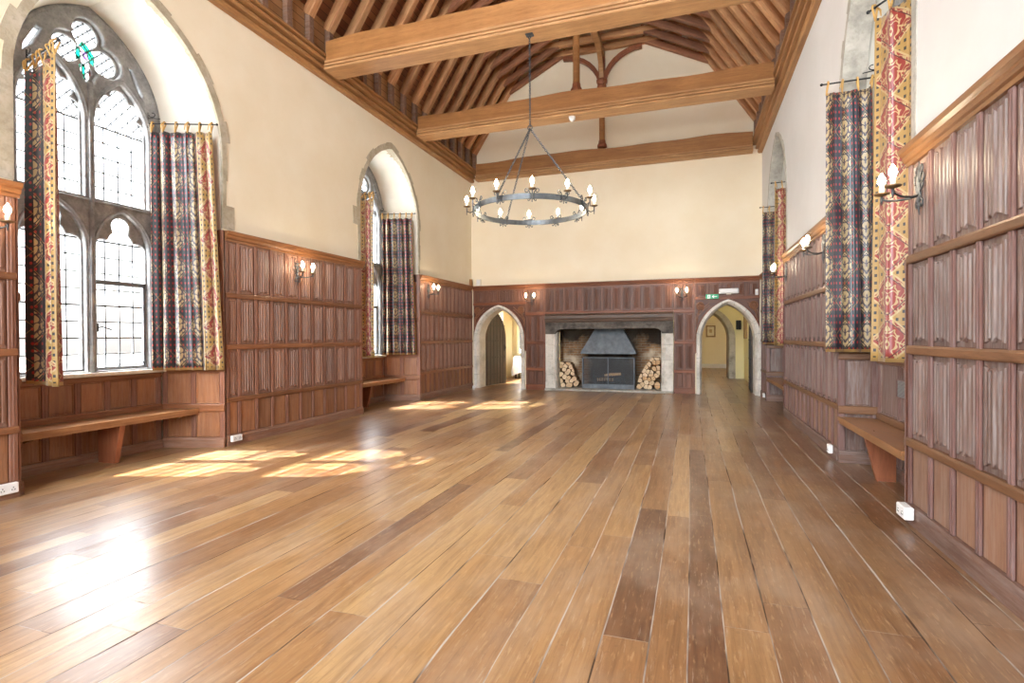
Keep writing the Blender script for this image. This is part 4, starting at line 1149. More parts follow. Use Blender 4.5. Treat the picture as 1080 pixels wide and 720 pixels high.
def member(parent, name, p, q, w, d, mat, bev=.008):
    # straight timber from p to q: local x along it, width w (horizontal), depth d
    p, q = Vector(p), Vector(q); L = (q - p).length; ax = (q - p).normalized()
    if abs(ax.y) > .9: side = Vector((1, 0, 0))
    else: side = Vector((0, 1, 0))
    up = ax.cross(side).normalized(); side = up.cross(ax)
    me = MB().box(0, L, -w / 2, w / 2, -d / 2, d / 2, bev).mesh(name, mat)
    o = link(name, me, parent)
    o.matrix_basis = Matrix((ax, side, up)).transposed().to_4x4(); o.matrix_basis.translation = p
    o.matrix_basis = Matrix.Translation(p) @ Matrix((ax, side, up)).transposed().to_4x4()
    return o
def make_truss():
    t = thing('rafter_truss', None, None, (XC, 0, 5.9))
    th = math.atan2(1.40, .92); nx, nz = math.sin(th), math.cos(th)   # outward normal of the slope
    D = .15
    for s in (-1, 1):
        off = D / 2
        P = lambda h, z: (s * (h + nx * off), 0, z - 5.9 + nz * off)
        member(t, 'rafter', P(3.225, 5.90), P(-.02, 5.9 + 3.245 * 1.40 / .92), .115, D, M['rafter'])
        th2 = math.atan2(.68, 1.35); n2 = (math.sin(th2), math.cos(th2))
        Q = lambda h, z: (s * (h + n2[0] * .065), 0, z - 5.9 + n2[1] * .065)
        member(t, 'soulace', Q(2.42, 7.24), Q(.85, 8.03), .105, .13, M['rafter_dark'])
        member(t, 'ashlar_post', (s * 3.265, 0, -.405), (s * 3.265, 0, .16), .10, .085, M['ashlar'], .005)
    member(t, 'collar', (-1.75, 0, 2.145), (1.75, 0, 2.145), .11, .13, M['rafter'])
    return t
def dup(root):
    r = root.copy(); COL.objects.link(r)
    for ch in root.children:
        c = ch.copy(); COL.objects.link(c); c.parent = r
    return r
tr0 = make_truss(); tys = [12.525 - .44 * i for i in range(24)]
for i, y in enumerate(tys):
    o = tr0 if i == 0 else dup(tr0)
    o.location = (XC, y, 5.9)
    if y > 9.75: lb = 'oak rafter truss between the fireplace gable and the middle tie beam'; gr = 'rafter trusses of the bay nearest the fireplace'
    elif y > 6.95: lb = 'oak rafter truss between the two free-standing tie beams'; gr = 'rafter trusses of the middle roof bay'
    else: lb = 'oak rafter truss on the viewer side of the chandelier beam'; gr = 'rafter trusses of the nearest roof bay'
    tag(o, lb, 'roof truss', gr, 'thing')

def tie_beam(y0, y1, zb, zt, label, camber=0.0, ledge=True, name='tie_beam'):
    t = thing(name, label, 'beam', (XC, y0, zb), 0, None, 'thing')
    h = zt - zb; d = y1 - y0; E_ = 3.195
    # body: slightly wavy old timber
    n = 24; mb = MB(); sect = [(.035, .10), (.035, h), (d, h), (d, .10)]
    rnd = random.Random(int(y0 * 100)); ph = rnd.uniform(0, 6)
    b = bmesh.new(); rg = []
    for i in range(n + 1):
        x = -E_ + 2 * E_ * i / n; cz = camber * (1 - (x / E_) ** 2); wv = .018 * math.sin(x * 1.7 + ph) + .010 * math.sin(x * 4.3 + ph)
        rg.append([b.verts.new((x, yy, zz + cz + (wv if zz > .2 else 0))) for yy, zz in sect])
    for A, B in zip(rg, rg[1:]):
        for k in range(4): b.faces.new((A[k], A[(k + 1) % 4], B[(k + 1) % 4], B[k]))
    b.faces.new(rg[0]); b.faces.new(rg[-1][::-1])
    mb.merge(b); mb.build('beam_body', M['beamside'], t)
    # moulded soffit, stepped on both faces
    pr = [(.0, .0), (d + .0, .0), (d + .0, .045), (d - .02, .05), (d - .02, .08), (d - .04, .10), (.034, .150), (.004, .142), (.004, .112), (.030, .104), (.030, .092), (-.006, .084), (-.006, .056), (.022, .050), (.022, .040), (-.012, .034), (-.012, .006)]
    MB().prism(pr, -E_, E_, 'yz').build('soffit_moulding', M['beam'], t)
    return t
tie_beam(6.60, 6.92, 5.25, 5.68, 'great oak tie beam the chandelier hangs from', .03)
tie_beam(9.40, 9.72, 5.27, 5.66, 'great oak tie beam carrying the plain crown post', .03)
t = tie_beam(12.41, 12.59, 5.23, 5.66, 'oak tie beam set against the fireplace gable', .02)

def crown_post(y, w, zf, label, d):
    t = thing('crown_post', label, 'post', (XC - .03, y, zf), 0, None, 'thing')
    h = 7.80 - zf
    b = bmesh.new(); rg = []
    def oct_(r, z):
        rg.append([b.verts.new((max(-d, min(d, 9)) * 0 + r * math.cos(PI / 8 + k * PI / 4), r * math.sin(PI / 8 + k * PI / 4) * (d / w), z)) for k in range(8)])
    for r, z in ((w * 1.0, .14), (w * .92, .2), (w * .88, h - .75), (w * .9, h - .62)): oct_(r, z)
    for A, B in zip(rg, rg[1:]):
        for k in range(8): b.faces.new((A[k], A[(k + 1) % 8], B[(k + 1) % 8], B[k]))
    b.faces.new(rg[0][::-1]); b.faces.new(rg[-1])
    MB().merge(b).build('shaft', M['beamside'], t)
    q = d / w
    def ring(prof, nm):
        m = MB().lathe(prof, (0, 0, 0), 8).mesh(nm, M['benchleg'])
        m.transform(Matrix.Scale(q, 4, (0, 1, 0)) @ Matrix.Rotation(PI / 8, 4, 'Z')); link(nm, m, t)
    ring([(w * 1.55, .0), (w * 1.55, .05), (w * 1.35, .075), (w * 1.15, .10), (w * 1.05, .16)], 'base')
    ring([(w * .95, h - .72), (w * 1.45, h - .70), (w * 1.5, h - .66), (w * 1.25, h - .63), (w * 1.7, h - .58), (w * 1.75, h - .52), (w * 1.4, h - .50)], 'capital')
    MB().box(-w, w, -d, d, h - .50, h - .002, .006).build('head', M['benchleg'], t)
    # curved braces to collar (both sides) and one along the purlin
    for s in (-1, 1):
        pts_o, pts_i = [], []
        for i in range(9):
            a = PI / 2 * i / 8
            pts_i.append((s * (w + .84 - .84 * math.cos(a)), h - .70 + .775 * math.sin(a)))
            pts_o.append((s * (w + .62 - .52 * math.cos(a) - .10), h - .62 + .80 * math.sin(a)) if False else (s * (w + .84 - .915 * math.cos(a)), h - .66 + .82 * math.sin(a)))
        pl = pts_i + pts_o[::-1]
        MB().prism(pl, -.05, .05, 'xz').build('brace', M['benchleg'], t)
    if True:
        pl = []
        for i in range(9): a = PI / 2 * i / 8; pl.append((-(d + .62 - .62 * math.cos(a)), h - .60 + .585 * math.sin(a)))
        for i in range(8, -1, -1): a = PI / 2 * i / 8; pl.append((-(d + .52 - .55 * math.cos(a)), h - .48 + .465 * math.sin(a)))
        MB().prism(pl, -.05, .05, 'yz').build('brace', M['beam'], t)
    return t
crown_post(12.50, .075, 5.712, 'crown post with moulded capital and curved braces against the gable', .06)
crown_post(9.56, .070, 5.722, 'plain crown post standing on the middle tie beam', .065)
crown_post(6.76, .070, 5.742, 'crown post standing on the chandelier beam, hidden above it', .065)
o = MB().box(-.07, .07, YF, YB - .02, -.085, .082, .008).build('collar_purlin', M['beam']); o.location = (XC - .03, 0, 7.886)
tag(o, 'long pale oak purlin running under the collars of the roof', 'beam', None, 'thing')

# ------------------------------------------------------------------ chandelier
CX, CYc, CZ, CR = -1.985, 6.70, 2.95, .735
ch = thing('chandelier', 'large black iron ring chandelier with candle bulbs hanging from the tie beam', 'chandelier', (CX, CYc, CZ))
b = bmesh.new(); NS = 72; rg = []
for r, z in ((CR - .006, -.033), (CR + .006, -.033), (CR + .006, .033), (CR - .006, .033)):
    rg.append([b.verts.new((r * math.cos(2 * PI * k / NS), r * math.sin(2 * PI * k / NS), z)) for k in range(NS)])
for i in range(4):
    A, B = rg[i], rg[(i + 1) % 4]
    for k in range(NS): b.faces.new((A[k], A[(k + 1) % NS], B[(k + 1) % NS], B[k]))
MB().merge(b).build('ring', M['iron_ring'], ch)
def chain(p, q, nm, parent, L=.042):
    p, q = Vector(p), Vector(q); n = max(2, int((q - p).length / (L * .72))); ax = (q - p).normalized()
    s1 = ax.cross(Vector((.3, .9, .1))).normalized(); s2 = ax.cross(s1)
    mb = MB()
    for i in range(n):
        c = p + (q - p) * ((i + .5) / n); sd = s1 if i % 2 else s2
        mb.tube([c + ax * (math.cos(a) * L * .5) + sd * (math.sin(a) * L * .26) for a in [2 * PI * k / 10 for k in range(10)]], .0042, 5, True)
    return mb.build(nm, M['iron_ring'], parent)
HUB = 1.10
chain((0, 0, HUB), (0, 0, 5.25 - CZ - .03), 'main_chain', ch)
MB().tube([(.03 * math.cos(k * PI / 6), 0, HUB - .015 + .03 * math.sin(k * PI / 6)) for k in range(12)], .006, 6, True).build('hub_ring', M['iron_ring'], ch)
MB().box(-.05, .05, -.04, .04, 5.25 - CZ - .018, 5.25 - CZ - .001, .004).tube([(0, 0, 2.285), (.02, 0, 2.26), (0, 0, 2.235), (-.02, 0, 2.26)], .006, 6, True).build('ceiling_plate', M['iron_ring'], ch)
for a in (-106, 14, 134):
    a = math.radians(a); chain((.0, 0, HUB - .03), (CR * math.cos(a), CR * math.sin(a), .04), 'suspension_chain', ch)
    MB().box(-.012, .012, -.014, .014, -.04, .055, .003).build('chain_shackle', M['iron'], ch).matrix_basis = Matrix.Translation((CR * math.cos(a), CR * math.sin(a), 0)) @ Matrix.Rotation(a, 4, 'Z')
def candle_meshes():
    pan = MB().lathe([(.008, -.012), (.020, -.008), (.044, .0), (.048, .008), (.044, .008), (.018, .002), (.010, .002)], (0, 0, 0), 18).mesh('drip_pan', M['pan'], True)
    can = MB().lathe([(.015, .003), (.0165, .006), (.0165, .052), (.013, .058)], (0, 0, 0), 14).mesh('candle_sleeve', M['candle'], True)
    bul = MB().lathe([(.010, .058), (.014, .066), (.0225, .082), (.0245, .094), (.021, .110), (.013, .128), (.006, .140), (.002, .148)], (0, 0, 0), 14).mesh('bulb', M['bulb'], True)
    return pan, can, bul
PAN, CAN, BUL = candle_meshes()
def candle_bracket_mesh():
    # local: x outward from the ring
    mb = MB()
    mb.tube([(.008, 0, 0), (.05, 0, -.02), (.09, 0, -.005), (.095, 0, .045)], .007, 6)
    mb.tube([(.095, 0, -.05), (.095, 0, .05)], [.005, .008], 6)
    for s in (-1, 1):
        mb.tube([(.012, y, z) for y, z in [(s * .012, -.01), (s * .03, .05), (s * .055, .075)]] + [(.012, s * (.062 + .022 * math.cos(a)), .062 + .022 * math.sin(a)) for a in [PI * .7 - k * PI / 5 for k in range(9)]], .006, 6)
        mb.tube([(.012, s * .006, -.02), (.012, s * .03, -.055), (.012, s * .045, -.06), (.012, s * .05, -.045)], .006, 6)
    mb.tube([(.012, 0, .03), (.014, 0, -.075)], [.010, .005], 6)
    return mb.mesh('candle_bracket', M['iron'])
BRK = candle_bracket_mesh()
for k in range(12):
    a = math.radians(30 * k + 18)
    R_ = Matrix.Rotation(a, 4, 'Z')
    br = link('candle_bracket', BRK, ch); br.matrix_basis = R_ @ Matrix.Translation((CR + .004, 0, 0))
    if k in (1, 5) and False: continue
    for nm, me in (('drip_pan', PAN), ('candle_sleeve', CAN), ('bulb', BUL)):
        o = link(nm, me, br); o.location = (.095, 0, .055)

# ------------------------------------------------------------------ wall sconces
def sconce_parts():
    pl = MB()
    pl.tube([(0, -.012, -.15), (0, -.016, -.05), (0, -.016, .08), (0, -.012, .20)], [.004, .012, .012, .003], 6)
    for s in (-1, 1):
        pl.tube([(s * .004, -.012, .02), (s * .03, -.012, .06)] + [(s * (.045 + .028 * math.cos(a)), -.012, .085 + .034 * math.sin(a)) for a in [-.9 + k * .55 for k in range(10)]], .006, 6)
        pl.tube([(s * .004, -.012, .08), (s * .02, -.012, .12)] + [(s * (.034 + .020 * math.cos(a)), -.012, .145 + .026 * math.sin(a)) for a in [-.9 + k * .55 for k in range(9)]], .0055, 6)
        pl.tube([(s * .004, -.012, .0), (s * .035, -.012, .01), (s * .055, -.012, .03), (s * .06, -.012, .05)], .006, 6)
        pl.tube([(s * .004, -.012, -.02), (s * .03, -.012, -.045)] + [(s * (.035 + .022 * math.cos(a)), -.012, -.075 + .024 * math.sin(a)) for a in [1.2 - k * .55 for k in range(9)]], .006, 6)
    pl.box(-.016, .016, -.020, -.001, -.06, .06, .004)
    plate_me = pl.mesh('scroll_backplate', M['iron'])
    arms = []
    for s in (-1, 1):
        arms.append(MB().tube([(0, -.015, -.02), (s * .02, -.06, -.035), (s * .06, -.13, -.035), (s * .095, -.175, -.02), (s * .105, -.19, .0)], [.009, .008, .007, .007, .007], 7)
                    .tube([(s * .105, -.19, -.05), (s * .105, -.19, -.02), (s * .105, -.19, .012)], [.003, .008, .008], 7).mesh('candle_arm', M['iron'], True))
    return plate_me, arms
SPL, SARM = sconce_parts()
def sconce(loc, rz, label):
    t = thing('wall_sconce', label, 'wall light', loc, rz)
    link('scroll_backplate', SPL, t)
    for s, me in zip((-1, 1), SARM):
        a = link('candle_arm', me, t)
        for nm, m2 in (('drip_pan', PAN), ('candle_sleeve', CAN), ('bulb', BUL)):
            o = link(nm, m2, a); o.location = (s * .105, -.19, .022)
    return t
lx, rx = XL + .043, XR - .043
sconce((lx, 2.60, 2.20), PI / 2, 'lit twin-candle iron sconce at the very edge of view by the big tracery window')
sconce((lx, 6.16, 2.19), PI / 2, 'lit twin-candle iron sconce on the wainscot between the two tracery windows')
sconce((lx, 10.12, 2.24), PI / 2, 'lit twin-candle iron sconce between the farther tracery window and the corner')
sconce((-3.69, YB - .043, 2.19), 0, 'lit twin-candle iron sconce between the plank door and the fireplace')
sconce((-.18, YB - .043, 2.20), 0, 'lit twin-candle iron sconce between the fireplace and the exit sign')
sconce((rx, 4.14, 2.23), -PI / 2, 'lit twin-candle iron sconce closest to the viewer, beside the red curtain')
sconce((rx, 6.78, 2.25), -PI / 2, 'lit twin-candle iron sconce just past the navy curtain')
sconce((rx, 9.25, 2.25), -PI / 2, 'lit twin-candle iron sconce before the far curtains by the exit doorway')

# ------------------------------------------------------------------ curtains
def curtain(p0, p1, zt, zb, waves, amp, cloth, mat, label, labelrod, bracket_end=1, seed=1, tabs=6, flare=1.0, rodext=.055):
    rnd = random.Random(seed)
    p0, p1 = Vector((*p0, 0)), Vector((*p1, 0)); d = p1 - p0; L = d.length; ax = d.normalized(); nr = Vector((-ax.y, ax.x, 0))
    mid = (p0 + p1) / 2
    t = thing('curtain', label, 'curtain', (mid.x, mid.y, zb))
    nx, nz = 150, 34; b = bmesh.new(); uvl = b.loops.layers.uv.new('UVMap')
    ph = [rnd.uniform(-.5, .5) for _ in range(4)]; grid = []
    def pos(i, j):
        u = i / nx; v = j / nz; z = zb + (zt - zb) * v
        open_ = 1 + (flare - 1) * (1 - v)
        uu = 1 - (1 - u) * open_
        a = amp * (.55 + .45 * (1 - v) ** .6) * (.8 + .3 * math.sin(u * 9 + ph[0]))
        w = math.sin(2 * PI * waves * u + ph[1] + .35 * math.sin(3 * v + ph[2])) + .25 * math.sin(2 * PI * waves * 2.3 * u + ph[3])
        sx = .012 * math.sin(2 * PI * waves * 2 * u + ph[1])
        p = p0 + ax * (uu * L + sx) + nr * (a * w)
        sag = 0.0
        if j == nz: sag = -.018 * abs(math.sin(PI * u * (tabs - 1)))
        return Vector((p.x - mid.x, p.y - mid.y, z - zb + sag))
    for i in range(nx + 1): grid.append([b.verts.new(pos(i, j)) for j in range(nz + 1)])
    cum = [0.0]
    for i in range(nx): cum.append(cum[-1] + (grid[i + 1][nz // 2].co - grid[i][nz // 2].co).length)
    sc = cloth / cum[-1]
    for i in range(nx):
        for j in range(nz):
            f = b.faces.new((grid[i][j], grid[i + 1][j], grid[i + 1][j + 1], grid[i][j + 1])); f.smooth = True
            for lp, (ii, jj) in zip(f.loops, ((i, j), (i + 1, j), (i + 1, j + 1), (i, j + 1))):
                lp[uvl].uv = (cum[ii] * sc, (zt - zb) * jj / nz)
    me = bpy.data.meshes.new('drape'); b.to_mesh(me); b.free(); me.materials.append(mat)
    o = link('drape', me, t)
    md = o.modifiers.new('thickness', 'SOLIDIFY'); md.thickness = .005; md.offset = 0
    zr = zt + .085
    for k in range(tabs):
        u = (k + .02) / (tabs - 1 + .04); i = int(round(u * nx)); pt = grid[i][nz].co if False else None
        q = pos(i, nz); on = p0 + ax * (u * L) - mid
        a, c = q, Vector((on.x, on.y, zr - zb))
        up = Vector((0, 0, 1))
        path = [a + Vector((0, 0, -.02)), a * .5 + c * .5 + nr * .014, c + nr * .023, c + nr * .019 + up * .014, c + up * .023, c - nr * .019 + up * .014, c - nr * .023, a * .5 + c * .5 - nr * .014, a + Vector((0, 0, -.02))]
        mb = MB().tube(path, .0085, 6)
        if k % 2 == 0: mb.tube([c + nr * .031, c + nr * .038 + Vector((0, 0, -.02)) + ax * .015, c + nr * .03 + Vector((0, 0, -.075)) + ax * .03], [.010, .008, .004], 6)
        mb.build('tie_tab', M['goldtab'], t)
    # rod and scroll bracket
    rt = thing('curtain_rod', labelrod, 'curtain rod', (mid.x, mid.y, zr))
    e0, e1 = p0 - ax * rodext - mid, p1 + ax * rodext - mid
    MB().tube([(e0.x, e0.y, 0), (e1.x, e1.y, 0)], .008, 8).build('rod', M['black'], rt)
    be = (e1 if bracket_end else e0); dr = -ax if bracket_end else ax
    mb = MB().tube([(be.x, be.y, -.05), (be.x, be.y, .13)], .008, 6)
    sp = [Vector((be.x, be.y, .075)) + dr * (.05 + .035 * math.cos(a)) + Vector((0, 0, .025 + .025 * math.sin(a))) for a in [PI + k * .6 for k in range(9)]]
    mb.tube(sp, .005, 6)
    mb.tube([Vector((be.x, be.y, .06)), Vector((be.x, be.y, .065)) + dr * .05, Vector((be.x, be.y, .055)) + dr * .14], .005, 6)
    mb.build('bracket', M['black'], rt)
    oe = (e0 if bracket_end else e1)
    MB().lathe([(.004, -.014), (.013, -.008), (.015, 0), (.013, .008), (.004, .014)], (oe.x, oe.y, 0), 10).build('finial', M['black'], rt, True)
    return t
# p0 is the edge that carries the bordered selvedge (u = 0)
curtain((-5.30, 4.805), (-5.93, 4.56), 3.715, .93, 5.2, .043, 1.75, M['fab'], 'navy and gold patterned curtain on the fireplace side of the big tracery window', 'iron rod of the curtain on the fireplace side of the big tracery window', 1, 3, 6, 1.17)
curtain((-5.06, 3.05), (-5.66, 3.19), 3.72, .90, 3.2, .045, .95, M['fab'], 'backlit patterned curtain swung across the near side of the big tracery window', 'iron rod of the curtain swung across the big tracery window', 1, 5, 5, 1.02)
curtain((-5.33, 9.58), (-5.93, 9.43), 3.715, .95, 5.0, .055, 1.7, M['fab_navy'], 'pale sunlit patterned curtain on the fireplace side of the farther tracery window', 'iron rod of the curtain on the fireplace side of the farther tracery window', 1, 8, 6, 1.10)
curtain((-5.21, 8.0), (-5.47, 8.03), 3.72, .95, 2.2, .04, .47, M['fab'], 'red and gold curtain on the near side of the farther tracery window', 'iron rod of the red curtain at the farther tracery window', 1, 9, 4, 1.0)
curtain((1.70, 6.10), (1.315, 6.11), 3.74, 1.13, 2.6, .040, 1.0, M['fab_navy'], 'navy curtain with gold medallions and red spots over the bench', 'iron rod of the navy curtain over the bench', 0, 12, 4, 1.08)
curtain((1.385, 4.93), (1.60, 4.56), 3.80, 1.09, 1.9, .035, .60, M['fab'], 'red and gold patterned curtain beside the near wainscot, over the bench', 'iron rod of the red and gold curtain, beside the near wainscot', 1, 13, 4, 1.1)
curtain((1.70, 11.48), (1.36, 11.50), 3.73, 1.13, 2.6, .040, .95, M['fab_navy'], 'narrow navy curtain at the far window by the exit doorway', 'iron rod of the navy curtain by the exit doorway', 0, 14, 4, 1.05)
curtain((1.33, 9.72), (1.62, 9.70), 3.73, 1.13, 1.9, .035, .62, M['fab'], 'narrow red curtain at the far window, beside the wainscot', 'iron rod of the far red curtain', 1, 15, 4, 1.05)

# ------------------------------------------------------------------ window benches
def bench(w, X, sgn, depth, front, legy, label):
    hb = w['half'] * (.80 / 1.04) if depth > .5 else w['half'] * .96
    rz = PI / 2 if sgn > 0 else -PI / 2
    t = thing('window_bench', label, 'bench', (X, w['c'], 0), rz)
    h = w['half']
    z = .47; th = .038
    yb_ = depth - .075
    sl = lambda y: (h + (hb - h) * y / depth) - .06
    pl = [(-sl(yb_), yb_), (sl(yb_), yb_), (sl(max(front, .0)), max(front, 0.0)), (sl(max(front, .0)), front), (-sl(max(front, .0)), front), (-sl(max(front, .0)), max(front, 0.0))]
    pl = [p for i, p in enumerate(pl) if i == 0 or p != pl[i - 1]]
    MB().prism(pl, z - th, z, 'xy').build('seat', M['bench'], t)
    L2 = sl(max(front, 0)) - .01
    MB().prism([(front + .012, z - th - .001), (front + .012, z - th - .03), (front + .03, z - th - .03), (front + .03, z - th - .001)], -L2, L2, 'yz').build('apron', M['bench'], t)
    # raking plank leg
    mid = legy
    f0 = front + .05
    pf = [(f0, z - th - .002), (f0 + .10, .0), (yb_ - .02, .0), (yb_ - .02, z - th - .002)]
    MB().prism([(a, b) for a, b in pf], mid - .026, mid + .026, 'yz').build('leg', M['benchleg'], t)
    for s in (-1, 1):
        x = s * (sl(yb_) - .02)
        pb = [(front + .05, z - th - .002), (front + .08, z - th - .04), (front + .16, z - th - .075), (yb_ - .01, z - th - .075), (yb_ - .01, z - th - .002)]
        MB().prism(pb, x - .018, x + .018, 'yz').build('end_bracket', M['bench'], t)
    return t
bench(LW[0], XL, 1, LD, .24, .04, 'long oak bench in the bay of the big tracery window')
bench(LW[1], XL, 1, LD, .24, -.25, 'oak bench in the bay of the farther tracery window')
bench(RW[0], XR, -1, RD, -.05, -.20, 'oak bench with raked plank leg under the navy and red curtains')
bench(RW[1], XR, -1, RD, -.05, .55, 'oak bench at the far bay beside the exit doorway')

# ------------------------------------------------------------------ small things on the walls
def socket(loc, rz, label, w=.10, h=.075, d=.042):
    t = thing('wall_socket', label, 'socket', loc, rz)
    MB().box(-w / 2, w / 2, -d, -.001, 0, h, .006).build('box', M['white'], t)
    mb = MB()
    for s in (-1, 1):
        for (ox, oz) in ((0, .05), (-.01, .032), (.01, .032)): mb.box(s * w * .24 + ox - .003, s * w * .24 + ox + .003, -d - .002, -d + .002, oz - .004, oz + .004)
    mb.build('pin_slots', M['darkslot'], t)
socket((XL + .048, 5.055, .05), PI / 2, 'white double socket low on the wainscot beside the big window bench', .15, .075)
socket((XL + .048, 2.76, .05), PI / 2, 'white double socket at the edge of view before the big tracery window', .15, .085)
socket((XL + .10, YB - .12, .0), .2, 'small white box on the floor in the corner by the plank door', .07, .07)
socket((XR - .048, 4.30, .05), -PI / 2, 'white double socket low on the near wainscot, facing the windows', .15, .085, .06)
socket((XR - .048, 6.42, .05), -PI / 2, 'white socket low on the wainscot beside the bench end', .09, .09)
socket((XR - .048, 11.80, .05), -PI / 2, 'white socket low in the corner by the exit doorway', .10, .085)
t = thing('vent_grille', 'grey metal vent grille in the oak panelling behind the near bench', 'vent', (XR + RD - .058, 5.36, .74), -PI / 2)
MB().box(-.22, .22, -.006, -.001, .0, .17, .002).build('backing', M['darkslot'], t)
mb = MB()
for i in range(14): z = .015 + .0108 * i; mb.box(-.20, .20, -.012, -.0065, z - .0032, z + .0032)
mb.box(-.012, .012, -.014, -.006, 0, .17)
mb.build('louvre', M['grey'], t)
mb = MB()
for q in ((-.22, .22, 0, .012), (-.22, .22, .158, .17), (-.22, -.205, 0, .17), (.205, .22, 0, .17)): mb.box(q[0], q[1], -.016, -.0065, q[2], q[3])
mb.build('frame', M['stile_r'], t)
# exit sign
t = thing('exit_sign', 'green exit sign with running figure over the corridor doorway', 'sign', (.455, YB - .052, 2.165))
MB().box(-.135, .135, -.012, -.001, -.052, .052, .003).build('plate', M['green'], t)
mb = MB()
mb.box(-.098, -.038, -.0145, -.0125, -.040, .040)
mb.build('doorway_symbol', M['signwhite'], t)
mb = MB()
mb.lathe([(.001, -.001), (.007, -.001), (.007, .001), (.001, .001)], (0, 0, 0), 10)
me = mb.mesh('running_figure', M['green']); me.transform(Matrix.Translation((-.066, -.0155, .028)) @ Matrix.Rotation(PI / 2, 4, 'X'))
fig = link('running_figure', me, t)
MB().tube([(-.066, -.0155, .018), (-.070, -.0155, -.004)], .005, 6).tube([(-.070, -.0155, -.004), (-.058, -.0155, -.014), (-.060, -.0155, -.030)], .004, 5).tube([(-.070, -.0155, -.004), (-.082, -.0155, -.018), (-.092, -.0155, -.020)], .004, 5).tube([(-.066, -.0155, .014), (-.052, -.0155, .006)], .0035, 5).tube([(-.066, -.0155, .014), (-.084, -.0155, .008)], .0035, 5).build('running_figure', M['green'], t)
mb = MB(); mb.box(.02, .10, -.0145, -.0125, -.008, .008)
mb.prism([(-.005, 0), (.03, .034), (.045, .034), (.022, .008), (.022, -.008), (.045, -.034), (.03, -.034)], -.0145, -.0125, 'xz')
mb.build('arrow', M['signwhite'], t)
t = thing('emergency_light', 'white emergency light bar above the exit doorway', 'light', (.795, YB - .046, 2.275))
MB().box(-.20, .20, -.06, -.001, -.055, .055, .012).build('housing', M['white'], t)
MB().box(-.18, .18, -.072, -.061, -.04, .04, .006).build('diffuser', M['white'], t)
MB().box(-.05, .05, -.04, -.002, -.075, -.056, .003).build('bracket', M['candle'], t)
t = thing('call_point', 'small white switch box high in the corner by the exit doorway', 'switch', (1.355, YB - .046, 2.235))
MB().box(-.03, .03, -.03, -.001, -.065, .065, .006).build('box', M['white'], t)
MB().box(-.012, .012, -.036, -.031, -.02, .02, .002).build('button', M['candle'], t)
t = thing('smoke_detector', 'white domed detector under the middle tie beam', 'detector', (-2.02, 9.50, 5.2695))
MB().lathe([(.03, 0), (.055, -.004), (.058, -.03), (.048, -.055), (.028, -.075), (.01, -.088)][::-1], (0, 0, 0), 18).build('dome', M['white'], t, True)
MB().lathe([(.060, -.012), (.062, -.006), (.060, -.001)], (0, 0, 0), 18).build('base_ring', M['white'], t)
# things left on the wainscot cap in the corner
t = thing('speaker_box', 'small white box standing on the wainscot cap in the corner', 'box', (-5.10, YB - .047, 2.592))
MB().box(-.06, .06, -.03, .03, 0, .17, .01).build('case', M['candle'], t)
MB().box(-.045, .045, -.034, -.031, .02, .15, .002).build('grille', M['cloth'], t)
t = thing('wooden_block', 'small brown wooden block on the wainscot cap in the corner', 'block', (-5.262, YB - .16, 2.592))
MB().box(-.028, .028, -.04, .04, 0, .15, .006).build('block', M['beamside'], t)
MB().box(-.031, .031, -.043, .043, .151, .165, .003).build('top', M['beamside'], t)

# ------------------------------------------------------------------ outside, light, camera
struct('ground', MB().box(-60, 60, -60, 70, -.5, -.4), stone('pale_gravel', (.52, .50, .46), (.60, .58, .53), (.68, .66, .60), 1.0), 'pale gravel ground outside the windows', 'ground')

wd = bpy.data.worlds.new('World'); scene.world = wd; wd.use_nodes = True
nt = wd.node_tree; nt.nodes.clear()
out = nt.nodes.new('ShaderNodeOutputWorld'); bg = nt.nodes.new('ShaderNodeBackground'); sky = nt.nodes.new('ShaderNodeTexSky')
sky.sky_type = 'NISHITA'; sky.sun_disc = False; sky.sun_elevation = math.radians(51); sky.sun_rotation = math.radians(250)
sky.air_density = 1.0; sky.dust_density = 4.0; sky.ozone_density = .6
hs = nt.nodes.new('ShaderNodeHueSaturation'); hs.inputs['Saturation'].default_value = .25
nt.links.new(sky.outputs[0], hs.inputs['Color']); nt.links.new(hs.outputs[0], bg.inputs[0]); nt.links.new(bg.outputs[0], out.inputs[0])
bg.inputs[1].default_value = .35

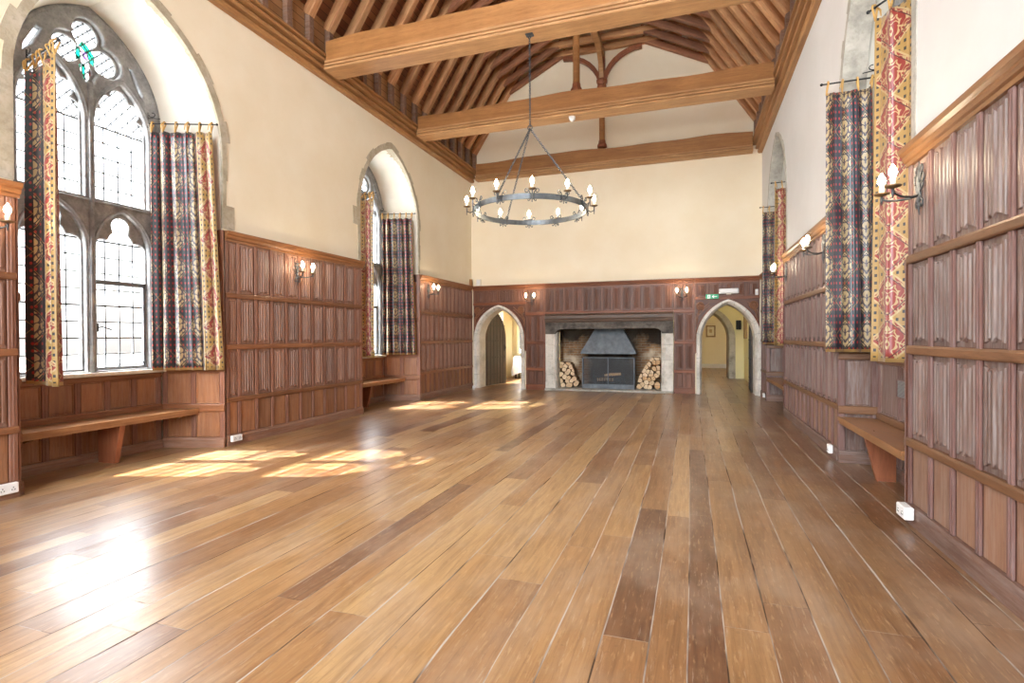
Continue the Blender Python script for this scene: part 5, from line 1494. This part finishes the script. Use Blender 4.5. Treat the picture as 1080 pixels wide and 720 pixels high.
sd = bpy.data.lights.new('sun', 'SUN'); sd.energy = 6.0; sd.angle = math.radians(.6); sd.color = (1.0, .965, .90)
so = bpy.data.objects.new('sun', sd); COL.objects.link(so)
so.rotation_euler = Vector((.76, .23, -1)).to_track_quat('-Z', 'Y').to_euler(); so.location = (-12, 2, 14)

def daylight(x, y, z, d, w, h, watts):
    # rectangular light added outside a window opening to stand in for bright sky
    ld = bpy.data.lights.new('daylight_stand_in', 'AREA'); ld.shape = 'RECTANGLE'; ld.size = w; ld.size_y = h; ld.energy = watts; ld.color = (.90, .96, 1.0)
    o = bpy.data.objects.new('daylight_stand_in', ld); COL.objects.link(o); o.location = (x, y, z)
    o.rotation_euler = Vector(d).to_track_quat('-Z', 'Y').to_euler()
for w in LW: daylight(XL - LD - .30, w['c'], 2.6, (1, 0, 0), 2.0, 4.9, 125)
daylight(XC, YF - .30, 4.25, (0, 1, 0), 4.6, 6.7, 470)  # added front fill from behind the camera, through the invented end window
cd = bpy.data.cameras.new('camera'); cam = bpy.data.objects.new('camera', cd); COL.objects.link(cam)
F_, YAW, PIT, ROL = 560.8, .3239, -.0088, -.0053
cd.sensor_width = 36.0; cd.sensor_fit = 'HORIZONTAL'; cd.lens = F_ * 36.0 / 1080.0; cd.clip_start = .05; cd.clip_end = 300
cy, sy = math.cos(YAW), math.sin(YAW)
fw = Vector((-sy * math.cos(PIT), cy * math.cos(PIT), math.sin(PIT))); r0 = Vector((cy, sy, 0)); u0 = r0.cross(fw)
rv_ = r0 * math.cos(ROL) + u0 * math.sin(ROL); uv_ = -r0 * math.sin(ROL) + u0 * math.cos(ROL)
cam.matrix_world = Matrix.Translation((0, 0, 1.3)) @ Matrix((rv_, uv_, -fw)).transposed().to_4x4()
scene.camera = cam

vs = scene.view_settings
scene.display_settings.display_device = 'sRGB'
vs.view_transform = 'Standard'; vs.look = 'None'; vs.gamma = 1.0; vs.use_curve_mapping = False
vs.exposure = 2.12
cy_ = scene.cycles
cy_.max_bounces = 12; cy_.diffuse_bounces = 8; cy_.glossy_bounces = 4; cy_.transparent_max_bounces = 24; cy_.transmission_bounces = 4
cy_.sample_clamp_indirect = 12.0
cy_.use_denoising = True
cy_.caustics_reflective = False; cy_.caustics_refractive = False
